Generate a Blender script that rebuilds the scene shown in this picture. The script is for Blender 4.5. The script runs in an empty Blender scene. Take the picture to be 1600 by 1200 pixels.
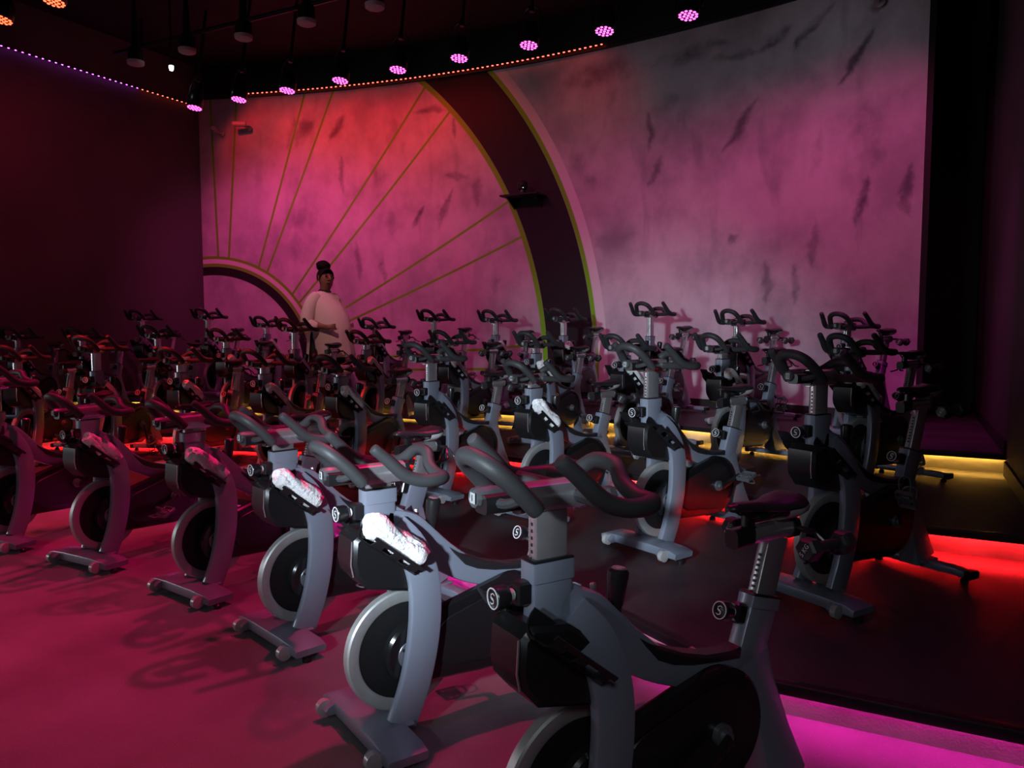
import bpy, math, random
from mathutils import Vector, Matrix
random.seed(7)
S = bpy.context.scene
COL = S.collection
PI = math.pi
R = math.radians

# ------------------------------------------------------------------ camera
cam_d = bpy.data.cameras.new('camera'); cam = bpy.data.objects.new('camera', cam_d); COL.objects.link(cam)
cam_d.sensor_fit = 'HORIZONTAL'; cam_d.sensor_width = 36; cam_d.lens = 36 * 1200 / 1600
cam.location = (0, 0, 1.55); cam.rotation_euler = (R(90 - 4.2), 0, R(27.3))
cam_d.clip_start = .05; cam_d.clip_end = 60
S.camera = cam
S.view_settings.view_transform = 'Standard'; S.view_settings.look = 'None'
S.view_settings.gamma = 1; S.view_settings.exposure = 0
S.view_settings.use_curve_mapping = False
# ------------------------------------------------------------------ world
W = bpy.data.worlds.new('world'); S.world = W; W.use_nodes = True
W.node_tree.nodes['Background'].inputs[0].default_value = (.30, .12, .22, 1)
W.node_tree.nodes['Background'].inputs[1].default_value = .018

MAG = (1, .07, .36); RED = (1, .02, .03); WHT = (.74, .87, 1)
def spot(name, loc, target, energy, color, size, blend=1., radius=.08, spec=1.):
    d = bpy.data.lights.new(name, 'SPOT'); d.energy = energy; d.color = color; d.spot_size = R(size)
    d.spot_blend = blend; d.shadow_soft_size = radius; d.specular_factor = spec
    o = bpy.data.objects.new(name, d); COL.objects.link(o); o.location = loc
    o.rotation_euler = (Vector(target) - Vector(loc)).to_track_quat('-Z', 'Y').to_euler()
    return o
PARX = [-8.95, -8.1, -7.24, -6.37, -5.5, -4.65, -3.77, -2.9, -2.03]
# the row of magenta stage lights washing the mural and the back rows
for i, x in enumerate(PARX):
    if i % 2 == 0:
        spot('magenta_wash_lamp', (x, 7.66, 4.5), (x * 1.03 - .15, 10.6, 1.2), (165, 64, 54, 50, 62)[i // 2], MAG, 112, .9, .1)
spot('magenta_wash_lamp', (-.6, 7.66, 4.5), (-.8, 10.2, 1.9), 76, MAG, 110, .9, .1)
# red stage lights over the room, aimed at the upper left of the mural and at the side wall
for x, e in ((-9.75, 40), (-8.9, 46), (-8.1, 46), (-7.2, 44), (-6.3, 40)):
    wy = -5.4 + math.sqrt(15.94 ** 2 - (x + 5.46) ** 2)
    spot('red_wash_lamp', (x, wy - 1.35, 5.3), (x + .1, wy, 4.35), e, RED, 92, .7, .05)
for x in (-9.0, -6.4, -3.8, -1.2):   # added fill for ambient white: dim wash along the top of the mural
    spot('white_mural_fill', (x, 8.1, 5.35), (x * .98, 10.4, 3.0), 7.5, (.86, .84, 1), 130, 1, .1)
spot('red_wash_lamp', (-4.3, 9.1, 5.25), (-4.2, 10.4, 4.6), 15, (1, .03, .05), 85, 1, .05)
spot('pink_white_fill', (-3.0, 6.4, 4.9), (-3.1, 10.2, 2.1), 50, (1, .55, .68), 46, 1, .1)  # added fill, lifts the paler middle of the mural
spot('warm_white_fill', (-6.0, 5.6, 4.6), (-7.2, 8.4, 1.7), 230, (1, .46, .42), 26, 1, .1)  # added fill, brightens the woman
spot('red_wash_lamp', (-9.2, 4.8, 5.2), (-11, 7.4, 3.0), 70, (1, .03, .10), 85, 1, .1)
spot('magenta_side_fill', (-8.2, 2.0, 4.8), (-11, 3.6, 2.4), 40, (1, .06, .40), 95, 1, .1)  # added fill, lifts the dark left wall
spot('magenta_corner_fill', (-.1, 6.9, 4.8), (.15, 8.7, .5), 260, (1, .04, .55), 42, 1, .1)  # added fill, brings purple to the right end of the top platform
spot('red_wash_lamp', (-6.9, 3.6, 5.0), (-6.5, 5.4, .3), 1500, RED, 62, 1, .1)  # added red fill, widens the step tape's glow on the lowest platform
spot('red_wash_lamp', (-2.4, 4.4, 5.0), (-2.2, 6.2, 1.0), 25, RED, 45, 1, .1)
# magenta stage lights over the front of the room
spot('magenta_front_lamp', (-2.2, 3.9, 4.7), (-2.8, 1.4, 0), 560, (1, .010, .155), 80, 1, .07)
spot('magenta_front_lamp', (-4.7, 4.1, 4.7), (-4.9, 1.4, 0), 600, (1, .008, .13), 80, 1, .07)
spot('magenta_front_lamp', (-7.2, 4.0, 4.7), (-6.8, 1.6, 0), 470, (1, .010, .16), 80, 1, .07)
spot('magenta_front_lamp', (-.6, 4.2, 4.6), (-1.0, 2.4, .4), 45, (.9, .03, .62), 70, 1, .07)
# white stage lamp behind the camera, soft edged, towards the middle of the rows
spot('white_stage_and_fill_lamp', (-1.0, -1.6, 2.05), (-2.15, 5.0, .75), 1800, WHT, 34, 1, .12)
spot('white_stage_and_fill_lamp', (-3.2, -3.4, 3.0), (-3.6, 4.0, .7), 85, (.85, .92, 1), 80, 1, .5)
spot('white_stage_and_fill_lamp', (.15, .0, 2.3), (-.75, 2.2, .7), 30, (.85, .93, 1), 62, 1, .3)  # unseen fill added beside the camera, brightens the nearest bike

# unseen area light added at the left wall, gives the posts white highlights
d_ = bpy.data.lights.new('unseen_left_light', 'AREA'); d_.shape = 'RECTANGLE'; d_.size = 1.6; d_.size_y = 2.0; d_.energy = 55; d_.color = (.86, .93, 1)
o_ = bpy.data.objects.new('unseen_left_light', d_); COL.objects.link(o_); o_.location = (-10.9, .2, 1.4); o_.rotation_euler = (0, R(-90), 0)
# ------------------------------------------------------------------ materials
def new_mat(name):
    m = bpy.data.materials.new(name); m.use_nodes = True
    n = m.node_tree.nodes; b = n['Principled BSDF']; return m, m.node_tree, b
def mat(name, col, rough=.5, metal=0., spec=.5, bump=0., bscale=200., var=0., vscale=8., coat=0.):
    m, nt, b = new_mat(name)
    b.inputs['Base Color'].default_value = (*col, 1); b.inputs['Roughness'].default_value = rough
    b.inputs['Metallic'].default_value = metal; b.inputs['Specular IOR Level'].default_value = spec
    b.inputs['Coat Weight'].default_value = coat
    tc = nt.nodes.new('ShaderNodeTexCoord')
    ns = nt.nodes.new('ShaderNodeTexNoise'); ns.inputs['Scale'].default_value = vscale; ns.inputs['Detail'].default_value = 6
    nt.links.new(tc.outputs['Object'], ns.inputs['Vector'])
    if var > 0:
        mx = nt.nodes.new('ShaderNodeMix'); mx.data_type = 'RGBA'
        mx.inputs[6].default_value = (*[c * (1 - var) for c in col], 1); mx.inputs[7].default_value = (*[min(1, c * (1 + var)) for c in col], 1)
        nt.links.new(ns.outputs['Fac'], mx.inputs[0]); nt.links.new(mx.outputs[2], b.inputs['Base Color'])
    mr = nt.nodes.new('ShaderNodeMapRange'); mr.inputs[3].default_value = max(0, rough - .01 - var * .3); mr.inputs[4].default_value = min(1, rough + .01 + var * .3)
    nt.links.new(ns.outputs['Fac'], mr.inputs[0]); nt.links.new(mr.outputs[0], b.inputs['Roughness'])
    if bump > 0:
        n2 = nt.nodes.new('ShaderNodeTexNoise'); n2.inputs['Scale'].default_value = bscale; n2.inputs['Detail'].default_value = 3
        nt.links.new(tc.outputs['Object'], n2.inputs['Vector'])
        bp = nt.nodes.new('ShaderNodeBump'); bp.inputs['Strength'].default_value = bump; bp.inputs['Distance'].default_value = .01
        nt.links.new(n2.outputs['Fac'], bp.inputs['Height']); nt.links.new(bp.outputs[0], b.inputs['Normal'])
    return m
def emis(name, col, strength):
    m, nt, b = new_mat(name)
    b.inputs['Base Color'].default_value = (0, 0, 0, 1)
    b.inputs['Emission Color'].default_value = (*col, 1); b.inputs['Emission Strength'].default_value = strength
    return m
M = {}
M['paint'] = mat('grey_frame_paint', (.25, .28, .35), .29, .25, .5, vscale=1.5, coat=.25)
M['chrome'] = mat('brushed_aluminium', (.64, .62, .64), .25, .80, var=.14, vscale=30)
M['rim'] = mat('flywheel_rim_steel', (.50, .51, .50), .42, .55, var=.15, vscale=20)
M['disc'] = mat('flywheel_dark_disc', (.006, .006, .007), .6)
M['hub'] = mat('grey_hub_metal', (.22, .23, .25), .35, .6)
M['rubber'] = mat('grip_rubber', (.040, .042, .044), .50, 0, .4, bump=.12, bscale=400, var=.1)
M['plastic'] = mat('black_plastic', (.012, .012, .013), .28, 0, .5)
M['gloss'] = mat('black_gloss_cover', (.010, .010, .011), .17, 0, .5, coat=.2)
M['dial'] = mat('grey_dial_plastic', (.07, .075, .08), .4)
M['white'] = mat('white_print', (.75, .76, .78), .5)
M['sadwhite'] = mat('saddle_grey_trim', (.42, .43, .44), .5)
M['wheel'] = mat('clear_wheel_plastic', (.42, .40, .40), .2, 0, .6)
M['saddle'] = mat('saddle_vinyl', (.018, .018, .020), .33, 0, .5, bump=.1, bscale=300)
M['towel'] = mat('white_terry_cloth', (.90, .90, .90), .95, 0, .1, bump=.6, bscale=130, var=.08, vscale=30)
M['dumbbell'] = mat('dumbbell_rubber', (.032, .032, .036), .42, 0, .5)
M['black'] = mat('black_paint', (.012, .012, .012), .6)
M['nosing'] = mat('black_step_nosing', (.010, .010, .011), .42)

def smooth(me, ang=35):
    me.polygons.foreach_set('use_smooth', [True] * len(me.polygons))
    me.set_sharp_from_angle(angle=R(ang)); me.update()
# ------------------------------------------------------------------ mesh collector
class MB:
    def __init__(s): s.v = []; s.f = []; s.uv = None
    def add(s, vs, fs):
        o = len(s.v); s.v += [tuple(v) for v in vs]; s.f += [tuple(i + o for i in f) for f in fs]; return s
    def box(s, c, d, rot=None, b=0.):
        x, y, z = [k / 2 for k in d]
        if b <= 0:
            vs = [(i * x, j * y, k * z) for i in (-1, 1) for j in (-1, 1) for k in (-1, 1)]
            fs = [(0, 1, 3, 2), (4, 6, 7, 5), (0, 4, 5, 1), (2, 3, 7, 6), (0, 2, 6, 4), (1, 5, 7, 3)]
        else:   # chamfered: rounded-rect loops along z
            def lp(hx, hy, z_): return [(px, py, z_) for px, py in ((hx - b, -hy), (hx, -hy + b), (hx, hy - b), (hx - b, hy), (-hx + b, hy), (-hx, hy - b), (-hx, -hy + b), (-hx + b, -hy))]
            vs = lp(x - b, y - b, -z) + lp(x, y, -z + b) + lp(x, y, z - b) + lp(x - b, y - b, z); fs = []
            for r in range(3):
                for i in range(8): a = r * 8 + i; c2 = r * 8 + (i + 1) % 8; fs.append((a, c2, c2 + 8, a + 8))
            fs += [tuple(range(7, -1, -1)), tuple(range(24, 32))]
        m = rot if rot is not None else Matrix.Identity(3)
        return s.add([m @ Vector(v) + Vector(c) for v in vs], fs)
    def sweep(s, path, prof, cap=True, up=(1, 0, 0)):
        """path: points; prof(i) -> list of (a,b) in frame (n, up); frame: t tangent, u=up, n = t x u"""
        P = [Vector(p) for p in path]; rings = []; n0 = None; u0 = Vector(up)
        for i, p in enumerate(P):
            t = (P[min(i + 1, len(P) - 1)] - P[max(i - 1, 0)]).normalized()
            u = (u0 - t * u0.dot(t))
            if u.length < 1e-4: u = Vector((0, 0, 1)) - t * t.z
            u.normalize(); n = t.cross(u)
            rings.append([p + n * a + u * b for a, b in prof(i)])
        k = len(rings[0]); vs = [v for r in rings for v in r]; fs = []
        for i in range(len(rings) - 1):
            for j in range(k): a = i * k + j; b = i * k + (j + 1) % k; fs.append((a, b, b + k, a + k))
        if cap: fs += [tuple(range(k - 1, -1, -1)), tuple(range((len(rings) - 1) * k, len(rings) * k))]
        return s.add(vs, fs)
    def tube(s, path, r, n=10, round_ends=True, sub=4, closed=False):
        """parallel-transport tube through catmull-rom path"""
        if sub > 1: path, r = catmull(path, r, sub, closed)
        P = [Vector(p) for p in path]; r = r if isinstance(r, list) else [r] * len(P)
        if round_ends and not closed:
            t0 = (P[0] - P[1]).normalized(); t1 = (P[-1] - P[-2]).normalized()
            P = [P[0] + t0 * r[0] * .55, P[0] + t0 * r[0] * .38] + P + [P[-1] + t1 * r[-1] * .38, P[-1] + t1 * r[-1] * .55]
            r = [r[0] * .45, r[0] * .86] + r + [r[-1] * .86, r[-1] * .45]
        L = len(P); u = None; vs = []
        for i in range(L):
            if closed: t = (P[(i + 1) % L] - P[i - 1]).normalized()
            else: t = (P[min(i + 1, L - 1)] - P[max(i - 1, 0)]).normalized()
            if u is None:
                u = t.cross(Vector((0, 0, 1)));
                if u.length < .05: u = t.cross(Vector((1, 0, 0)))
            u = (u - t * u.dot(t)).normalized(); w = t.cross(u)
            vs += [P[i] + (u * math.cos(2 * PI * j / n) + w * math.sin(2 * PI * j / n)) * r[i] for j in range(n)]
        fs = []
        for i in range(L if closed else L - 1):
            for j in range(n): a = i * n + j; b = i * n + (j + 1) % n; i2 = ((i + 1) % L) * n; fs.append((a, b, i2 + (j + 1) % n, i2 + j))
        if not closed: fs += [tuple(range(n - 1, -1, -1)), tuple(range((L - 1) * n, L * n))]
        return s.add(vs, fs)
    def lathe(s, prof, c=(0, 0, 0), axis='x', n=28, cap=True, mat3=None):
        """prof: list of (pos along axis, radius)"""
        vs = []
        for a, r in prof:
            for j in range(n):
                q = 2 * PI * j / n; p = (a, r * math.cos(q), r * math.sin(q))
                if axis == 'y': p = (p[1], p[0], p[2])
                if axis == 'z': p = (p[1], p[2], p[0])
                v = Vector(p)
                if mat3 is not None: v = mat3 @ v
                vs.append(v + Vector(c))
        fs = []
        for i in range(len(prof) - 1):
            for j in range(n): a = i * n + j; b = i * n + (j + 1) % n; fs.append((a, b, b + n, a + n))
        if cap: fs += [tuple(range(n - 1, -1, -1)), tuple(range((len(prof) - 1) * n, len(prof) * n))]
        return s.add(vs, fs)
    def prism(s, poly, x0, x1, bev=.006, axis='x'):
        """polygon in (y,z) extruded over x with a chamfered edge"""
        n = len(poly); cx = sum(p[0] for p in poly) / n; cz = sum(p[1] for p in poly) / n
        def ins(d):
            out = []
            for i in range(n):
                a = Vector(poly[i - 1]); b = Vector(poly[i]); c = Vector(poly[(i + 1) % n])
                e1 = (b - a).normalized(); e2 = (c - b).normalized(); nn = Vector((-(e1.y + e2.y), e1.x + e2.x))
                if nn.length < 1e-6: nn = Vector((-e1.y, e1.x))
                nn.normalize()
                if area > 0: q = b + nn * d
                else: q = b - nn * d
                out.append(q)
            return out
        area = sum(poly[i - 1][0] * poly[i][1] - poly[i][0] * poly[i - 1][1] for i in range(n))
        L = [(x0, ins(bev)), (x0 + bev, poly), (x1 - bev, poly), (x1, ins(bev))]
        vs = []
        for x, pl in L:
            for p in pl: vs.append({'x': (x, p[0], p[1]), 'z': (p[0], p[1], x), 'y': (p[0], x, p[1])}[axis])
        fs = []
        for r in range(3):
            for i in range(n): a = r * n + i; b = r * n + (i + 1) % n; fs.append((a, b, b + n, a + n))
        fs += [tuple(range(n - 1, -1, -1)), tuple(range(3 * n, 4 * n))]
        return s.add(vs, fs)
    def mesh(s, name, material, ang=35):
        me = bpy.data.meshes.new(name); me.from_pydata(s.v, [], s.f); me.materials.append(material)
        import bmesh
        bm = bmesh.new(); bm.from_mesh(me); bmesh.ops.recalc_face_normals(bm, faces=bm.faces); bm.to_mesh(me); bm.free()
        smooth(me, ang); return me
    def build(s, name, material, parent=None, ang=35, loc=None):
        o = bpy.data.objects.new(name, s.mesh(name, material, ang)); COL.objects.link(o)
        if parent is not None: o.parent = parent
        if loc: o.location = loc
        return o
def catmull(path, r, sub, closed=False):
    P = [Vector(p) for p in path]; n = len(P); rr = r if isinstance(r, (list, tuple)) else [r] * n
    out = []; ro = []
    rng = range(n) if closed else range(n - 1)
    for i in rng:
        p0 = P[i - 1] if (i > 0 or closed) else P[0] * 2 - P[1]
        p1 = P[i]; p2 = P[(i + 1) % n]
        p3 = P[(i + 2) % n] if (i + 2 < n or closed) else P[-1] * 2 - P[-2]
        for k in range(sub):
            t = k / sub
            out.append(.5 * ((2 * p1) + (p2 - p0) * t + (2 * p0 - 5 * p1 + 4 * p2 - p3) * t * t + (3 * p1 - p0 - 3 * p2 + p3) * t ** 3))
            ro.append(rr[i] * (1 - t) + rr[(i + 1) % n] * t)
    if not closed: out.append(P[-1]); ro.append(rr[-1])
    return out, ro
def rrect(hw, hx, c):
    """rounded rectangle profile, half sizes (n, up)"""
    pts = []
    for sx, sy, a0 in ((1, 1, 0), (-1, 1, 90), (-1, -1, 180), (1, -1, 270)):
        for k in range(3):
            a = R(a0 + 45 * k); pts.append((sx * (hw - c) + c * math.cos(a), sy * (hx - c) + c * math.sin(a)))
    return pts
def circle2(c, r, n=28): return [(c[0] + r * math.cos(2 * PI * i / n), c[1] + r * math.sin(2 * PI * i / n)) for i in range(n)]
def hull(pts):
    pts = sorted(set(pts))
    def half(ps):
        h = []
        for p in ps:
            while len(h) > 1 and (h[-1][0] - h[-2][0]) * (p[1] - h[-2][1]) - (h[-1][1] - h[-2][1]) * (p[0] - h[-2][0]) <= 1e-9: h.pop()
            h.append(p)
        return h
    a = half(pts); b = half(pts[::-1]); return a[:-1] + b[:-1]
def empty(name, loc=(0, 0, 0), rz=0.):
    o = bpy.data.objects.new(name, None); COL.objects.link(o); o.location = loc; o.rotation_euler = (0, 0, rz)
    o.empty_display_size = .1; return o
def tag(o, label, cat, group=None):
    o['label'] = label; o['category'] = cat
    if group: o['group'] = group
    return o
def struct(o): o['kind'] = 'structure'; return o
def text_mesh(txt, size, material, depth=.0006):
    cu = bpy.data.curves.new('lettering', 'FONT'); cu.body = txt; cu.size = size; cu.extrude = depth
    cu.align_x = 'CENTER'; cu.align_y = 'CENTER'; cu.resolution_u = 2
    t = bpy.data.objects.new('lettering', cu); COL.objects.link(t)
    dg = bpy.context.evaluated_depsgraph_get(); me = bpy.data.meshes.new_from_object(t.evaluated_get(dg))
    bpy.data.objects.remove(t); me.materials.clear(); me.materials.append(material); return me

# ------------------------------------------------------------------ the room
H0, H1, H2, H3 = 0, .165, .33, .495
XL, XR = -11.0, .75
def edge(c, r, ys):
    """front edge of a tier: an arc on the left, straight at the right wall"""
    pts = []; x = XL
    while x < XR - 1e-6:
        a = c[1] + math.sqrt(max(0, r * r - (x - c[0]) ** 2))
        pts.append((x, a if x < c[0] else max(a, ys))); x += .125
    pts.append((XR, ys)); return pts
E1 = edge((-4.8, -2.94), 7.36, 3.06); E2 = edge((-4.7, -2.4), 8.88, 5.28); E3 = edge((-5.2, -3.6), 12.12, 7.49)
WC = (-5.46, -5.4); WR = 15.94
def wallpt(s, r=WR): return (WC[0] + r * math.sin(s / WR), WC[1] + r * math.cos(s / WR))
def noise_floor(name, c1, c2, rough, scale, specks=False, bump=.3):
    m, nt, b = new_mat(name); N = nt.nodes; L = nt.links
    tc = N.new('ShaderNodeTexCoord'); n1 = N.new('ShaderNodeTexNoise'); n1.inputs['Scale'].default_value = scale; n1.inputs['Detail'].default_value = 8
    L.new(tc.outputs['Object'], n1.inputs['Vector'])
    r = N.new('ShaderNodeValToRGB'); r.color_ramp.elements[0].color = (*c1, 1); r.color_ramp.elements[1].color = (*c2, 1)
    r.color_ramp.elements[0].position = .3; r.color_ramp.elements[1].position = .7
    L.new(n1.outputs['Fac'], r.inputs[0]); out = r.outputs[0]
    if specks:
        v = N.new('ShaderNodeTexNoise'); v.inputs['Scale'].default_value = 150; v.inputs['Detail'].default_value = 2; L.new(tc.outputs['Object'], v.inputs['Vector'])
        mr = N.new('ShaderNodeMapRange'); mr.inputs[1].default_value = .66; mr.inputs[2].default_value = .72; L.new(v.outputs['Fac'], mr.inputs[0])
        mx = N.new('ShaderNodeMix'); mx.data_type = 'RGBA'; mx.inputs[7].default_value = (.34, .34, .35, 1)
        L.new(mr.outputs[0], mx.inputs[0]); L.new(out, mx.inputs[6]); out = mx.outputs[2]
    L.new(out, b.inputs['Base Color'])
    mr = N.new('ShaderNodeMapRange'); mr.inputs[3].default_value = rough - .1; mr.inputs[4].default_value = rough + .1; L.new(n1.outputs['Fac'], mr.inputs[0]); L.new(mr.outputs[0], b.inputs['Roughness'])
    n2 = N.new('ShaderNodeTexNoise'); n2.inputs['Scale'].default_value = 120; L.new(tc.outputs['Object'], n2.inputs['Vector'])
    bp = N.new('ShaderNodeBump'); bp.inputs['Strength'].default_value = bump; bp.inputs['Distance'].default_value = .004
    L.new(n2.outputs['Fac'], bp.inputs['Height']); L.new(bp.outputs[0], b.inputs['Normal'])
    return m
M['floor'] = noise_floor('speckled_rubber_floor', (.12, .115, .12), (.20, .19, .20), .55, 2.2, True)
M['tier'] = noise_floor('dark_platform_rubber', (.026, .024, .026), (.046, .043, .045), .55, 3.)
M['riser'] = noise_floor('scuffed_grey_riser', (.28, .27, .25), (.46, .44, .40), .6, 3.5)
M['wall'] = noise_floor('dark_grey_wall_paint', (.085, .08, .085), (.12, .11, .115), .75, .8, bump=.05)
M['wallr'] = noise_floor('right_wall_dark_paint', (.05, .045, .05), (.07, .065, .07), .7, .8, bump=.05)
M['ceil'] = noise_floor('black_ceiling_paint', (.010, .009, .010), (.014, .013, .014), .8, .8, bump=.1)

def slab(name, front, back, z, m):
    """closed slab between two polylines of equal length"""
    mb = MB(); n = len(front); k = len(front)
    vs = []
    for (x, y), (x2, y2) in zip(front, back): vs += [(x, y, z - .022), (x, y, z), (x2, y2, z), (x2, y2, z - .022)]
    fs = []
    for i in range(n - 1):
        for j in range(4): a = i * 4 + j; b = i * 4 + (j + 1) % 4; fs.append((a, b, b + 4, a + 4))
    fs += [(0, 3, 2, 1), tuple((n - 1) * 4 + j for j in (0, 1, 2, 3))]
    return mb.add(vs, fs)
def shift(pts, d): return [(x, y + d) for x, y in pts]
mb = MB(); mb.box((-5.1, 1, -.05), (12.4, 14, .1)); struct(mb.build('floor', M['floor']))
def backline(d=0):
    out = []
    for x, _ in E3:
        s = (x - WC[0]) / (WR - d); out.append((x, WC[1] + (WR - d) * math.sqrt(max(0, 1 - s * s)) if x < .07 else 11.4))
    return out
for i, (Ef, Eb, z) in enumerate(((E1, shift(E2, .12), H1), (E2, shift(E3, .12), H2), (E3, backline(), H3))):
    o = slab('floor', shift(Ef, .05), Eb, z, None).build('floor', M['tier']); struct(o)
    # nosing
    mb = MB()
    mb.sweep([(x, y + .022, z - .020) for x, y in Ef], lambda i: rrect(.024, .026, .006), up=(0, 1, 0)); n_ = mb.build('trim_%d' % (i + 1), M['nosing']); struct(n_)
    # riser
    mb = MB(); n = len(Ef); vs = []
    for x, y in Ef: vs += [(x, y + .095, z - .165), (x, y + .095, z - .022), (x, y + .13, z - .022), (x, y + .13, z - .165)]
    fs = []
    for k in range(n - 1):
        for j in range(4): a = k * 4 + j; b = k * 4 + (j + 1) % 4; fs.append((a, b, b + 4, a + 4))
    fs += [(0, 3, 2, 1), tuple((n - 1) * 4 + j for j in (0, 1, 2, 3))]
    mb.add(vs, fs); struct(mb.build('trim_%d' % (i + 4), M['riser']))
    # LED tape under the nosing: the light source of each step
    col, st, nm = (((1, .02, .48), 52, 'magenta'), ((1, .012, .016), 300, 'red'), ((1, .50, .07), 100, 'yellow'))[i]
    mb = MB(); vs = []; fs = []
    for x, y in Ef: vs += [(x, y + .078, z - .0235), (x, y + .092, z - .0235), (x, y + .092, z - .0275), (x, y + .078, z - .0275)]
    for k in range(n - 1):
        for j in range(4): a = k * 4 + j; b = k * 4 + (j + 1) % 4; fs.append((a, b, b + 4, a + 4))
    mb.add(vs, fs); o = mb.build('led_strip', emis(nm + '_led_tape', col, st))
    tag(o, ('magenta led tape glowing under the lowest platform edge', 'red led tape glowing under the second platform edge', 'yellow led tape glowing under the top platform edge')[i], 'led strip')

# ---- mural wall, curved, painted with a giant wheel ---------------------------------
def mural_material():
    m, nt, b = new_mat('mural_paint'); N = nt.nodes; L = nt.links
    def math_(op, a, b_=None, c=None, clamp=False):
        n = N.new('ShaderNodeMath'); n.operation = op; n.use_clamp = clamp
        for k, v in enumerate((a, b_, c)):
            if v is None: continue
            if isinstance(v, (int, float)): n.inputs[k].default_value = v
            else: L.new(v, n.inputs[k])
        return n.outputs[0]
    uv = N.new('ShaderNodeUVMap'); uv.uv_map = 'mural'; sp = N.new('ShaderNodeSeparateXYZ'); L.new(uv.outputs[0], sp.inputs[0])
    s, z = sp.outputs[0], sp.outputs[1]
    ds = math_('SUBTRACT', s, -5.47); dz = math_('SUBTRACT', z, .80)
    r = math_('SQRT', math_('ADD', math_('MULTIPLY', ds, ds), math_('MULTIPLY', dz, dz)))
    def band(v, lo, hi, w=.006):
        a = N.new('ShaderNodeMapRange'); a.inputs[1].default_value = lo - w; a.inputs[2].default_value = lo + w; L.new(v, a.inputs[0])
        c = N.new('ShaderNodeMapRange'); c.inputs[1].default_value = hi + w; c.inputs[2].default_value = hi - w; L.new(v, c.inputs[0])
        return math_('MULTIPLY', a.outputs[0], c.outputs[0])
    # plaster with dark brushed strokes
    mp = N.new('ShaderNodeMapping'); mp.inputs['Rotation'].default_value = (0, 0, R(28)); mp.inputs['Scale'].default_value = (1.9, .55, 1); L.new(uv.outputs[0], mp.inputs[0])
    n1 = N.new('ShaderNodeTexNoise'); n1.inputs['Scale'].default_value = 1.25; n1.inputs['Detail'].default_value = 2.5; n1.inputs['Roughness'].default_value = .55; n1.inputs['Distortion'].default_value = .9; L.new(mp.outputs[0], n1.inputs['Vector'])
    n2 = N.new('ShaderNodeTexNoise'); n2.inputs['Scale'].default_value = .75; n2.inputs['Detail'].default_value = 5; n2.inputs['Distortion'].default_value = .5; L.new(uv.outputs[0], n2.inputs['Vector'])
    mp2 = N.new('ShaderNodeMapping'); mp2.inputs['Rotation'].default_value = (0, 0, R(-8)); mp2.inputs['Scale'].default_value = (1., .8, 1); mp2.inputs['Location'].default_value = (7, 3, 0); L.new(uv.outputs[0], mp2.inputs[0])
    n3 = N.new('ShaderNodeTexNoise'); n3.inputs['Scale'].default_value = 1.3; n3.inputs['Detail'].default_value = 7; n3.inputs['Roughness'].default_value = .65; L.new(mp2.outputs[0], n3.inputs['Vector'])
    def ramp(fac, p0, p1):
        q = N.new('ShaderNodeMapRange'); q.interpolation_type = 'SMOOTHSTEP'; q.inputs[1].default_value = p0; q.inputs[2].default_value = p1; L.new(fac, q.inputs[0]); return q.outputs[0]
    stroke = math_('MULTIPLY', ramp(n1.outputs['Fac'], .53, .70), ramp(n2.outputs['Fac'], .34, .62))
    # hand-brushed dark strokes of the mural: (s0, z0, s1, z1, width, strength) on the wall
    STROKES = [(0.91, 5.07, 2.16, 5.16, 0.145, 0.6), (2.16, 5.13, 3.35, 5.18, 0.083, 0.7), (3.04, 5.0, 3.76, 4.96, 0.056, 0.7), (3.76, 4.96, 4.16, 5.21, 0.059, 0.8), (4.17, 4.92, 4.58, 5.28, 0.044, 1), (4.69, 4.39, 5.08, 4.89, 0.041, 1), (2.21, 4.48, 2.24, 3.96, 0.046, 0.9), (2.21, 4.44, 2.62, 4.61, 0.114, 0.4), (3.7, 4.41, 3.24, 3.82, 0.046, 0.8), (2.41, 3.83, 2.24, 3.48, 0.038, 0.7), (4.52, 3.9, 4.42, 3.32, 0.039, 0.7), (5.08, 3.26, 4.94, 2.7, 0.045, 1), (5.49, 3.34, 5.52, 2.78, 0.032, 0.8), (5.0, 4.13, 5.13, 3.39, 0.169, 0.45), (4.46, 2.83, 4.48, 2.25, 0.049, 0.6), (3.87, 2.38, 3.9, 1.84, 0.033, 0.6), (4.27, 2.33, 4.24, 1.83, 0.044, 0.7), (1.39, 3.52, 1.02, 4.07, 0.121, 0.5), (2.0, 2.83, 1.4, 2.73, 0.136, 0.4), (3.42, 2.7, 3.47, 2.63, 0.076, 0.6), (-3.07, 4.38, -3.02, 3.78, 0.04, 0.7), (-1.06, 3.73, -1.28, 3.1, 0.046, 0.8), (-1.55, 3.49, -1.71, 3.16, 0.043, 0.9), (-1.12, 3.94, -0.74, 3.83, 0.046, 0.7), (-1.69, 4.93, -1.15, 5.01, 0.039, 0.7), (-1.02, 4.8, -0.98, 4.49, 0.031, 0.8), (-2.77, 2.95, -2.76, 2.31, 0.056, 0.6), (-2.95, 5.04, -3.24, 4.64, 0.072, 0.8), (-3.55, 5.01, -3.88, 4.61, 0.12, 0.7), (-1.97, 4.48, -1.7, 4.25, 0.137, 0.5), (-3.47, 3.48, -4.11, 3.36, 0.201, 0.5), (-2.49, 4.14, -2.1, 3.94, 0.179, 0.45), (-2.31, 2.66, -2.26, 2.27, 0.032, 0.8), (-0.55, 3.83, -0.59, 3.47, 0.045, 0.5), (-3.91, 5.0, -4.0, 4.58, 0.056, 0.6), (-0.21, 2.32, -0.33, 2.06, 0.053, 0.4), (-2.18, 3.42, -2.11, 3.07, 0.079, 0.35), (-3.88, 3.13, -3.85, 2.58, 0.162, 0.4)]
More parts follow.
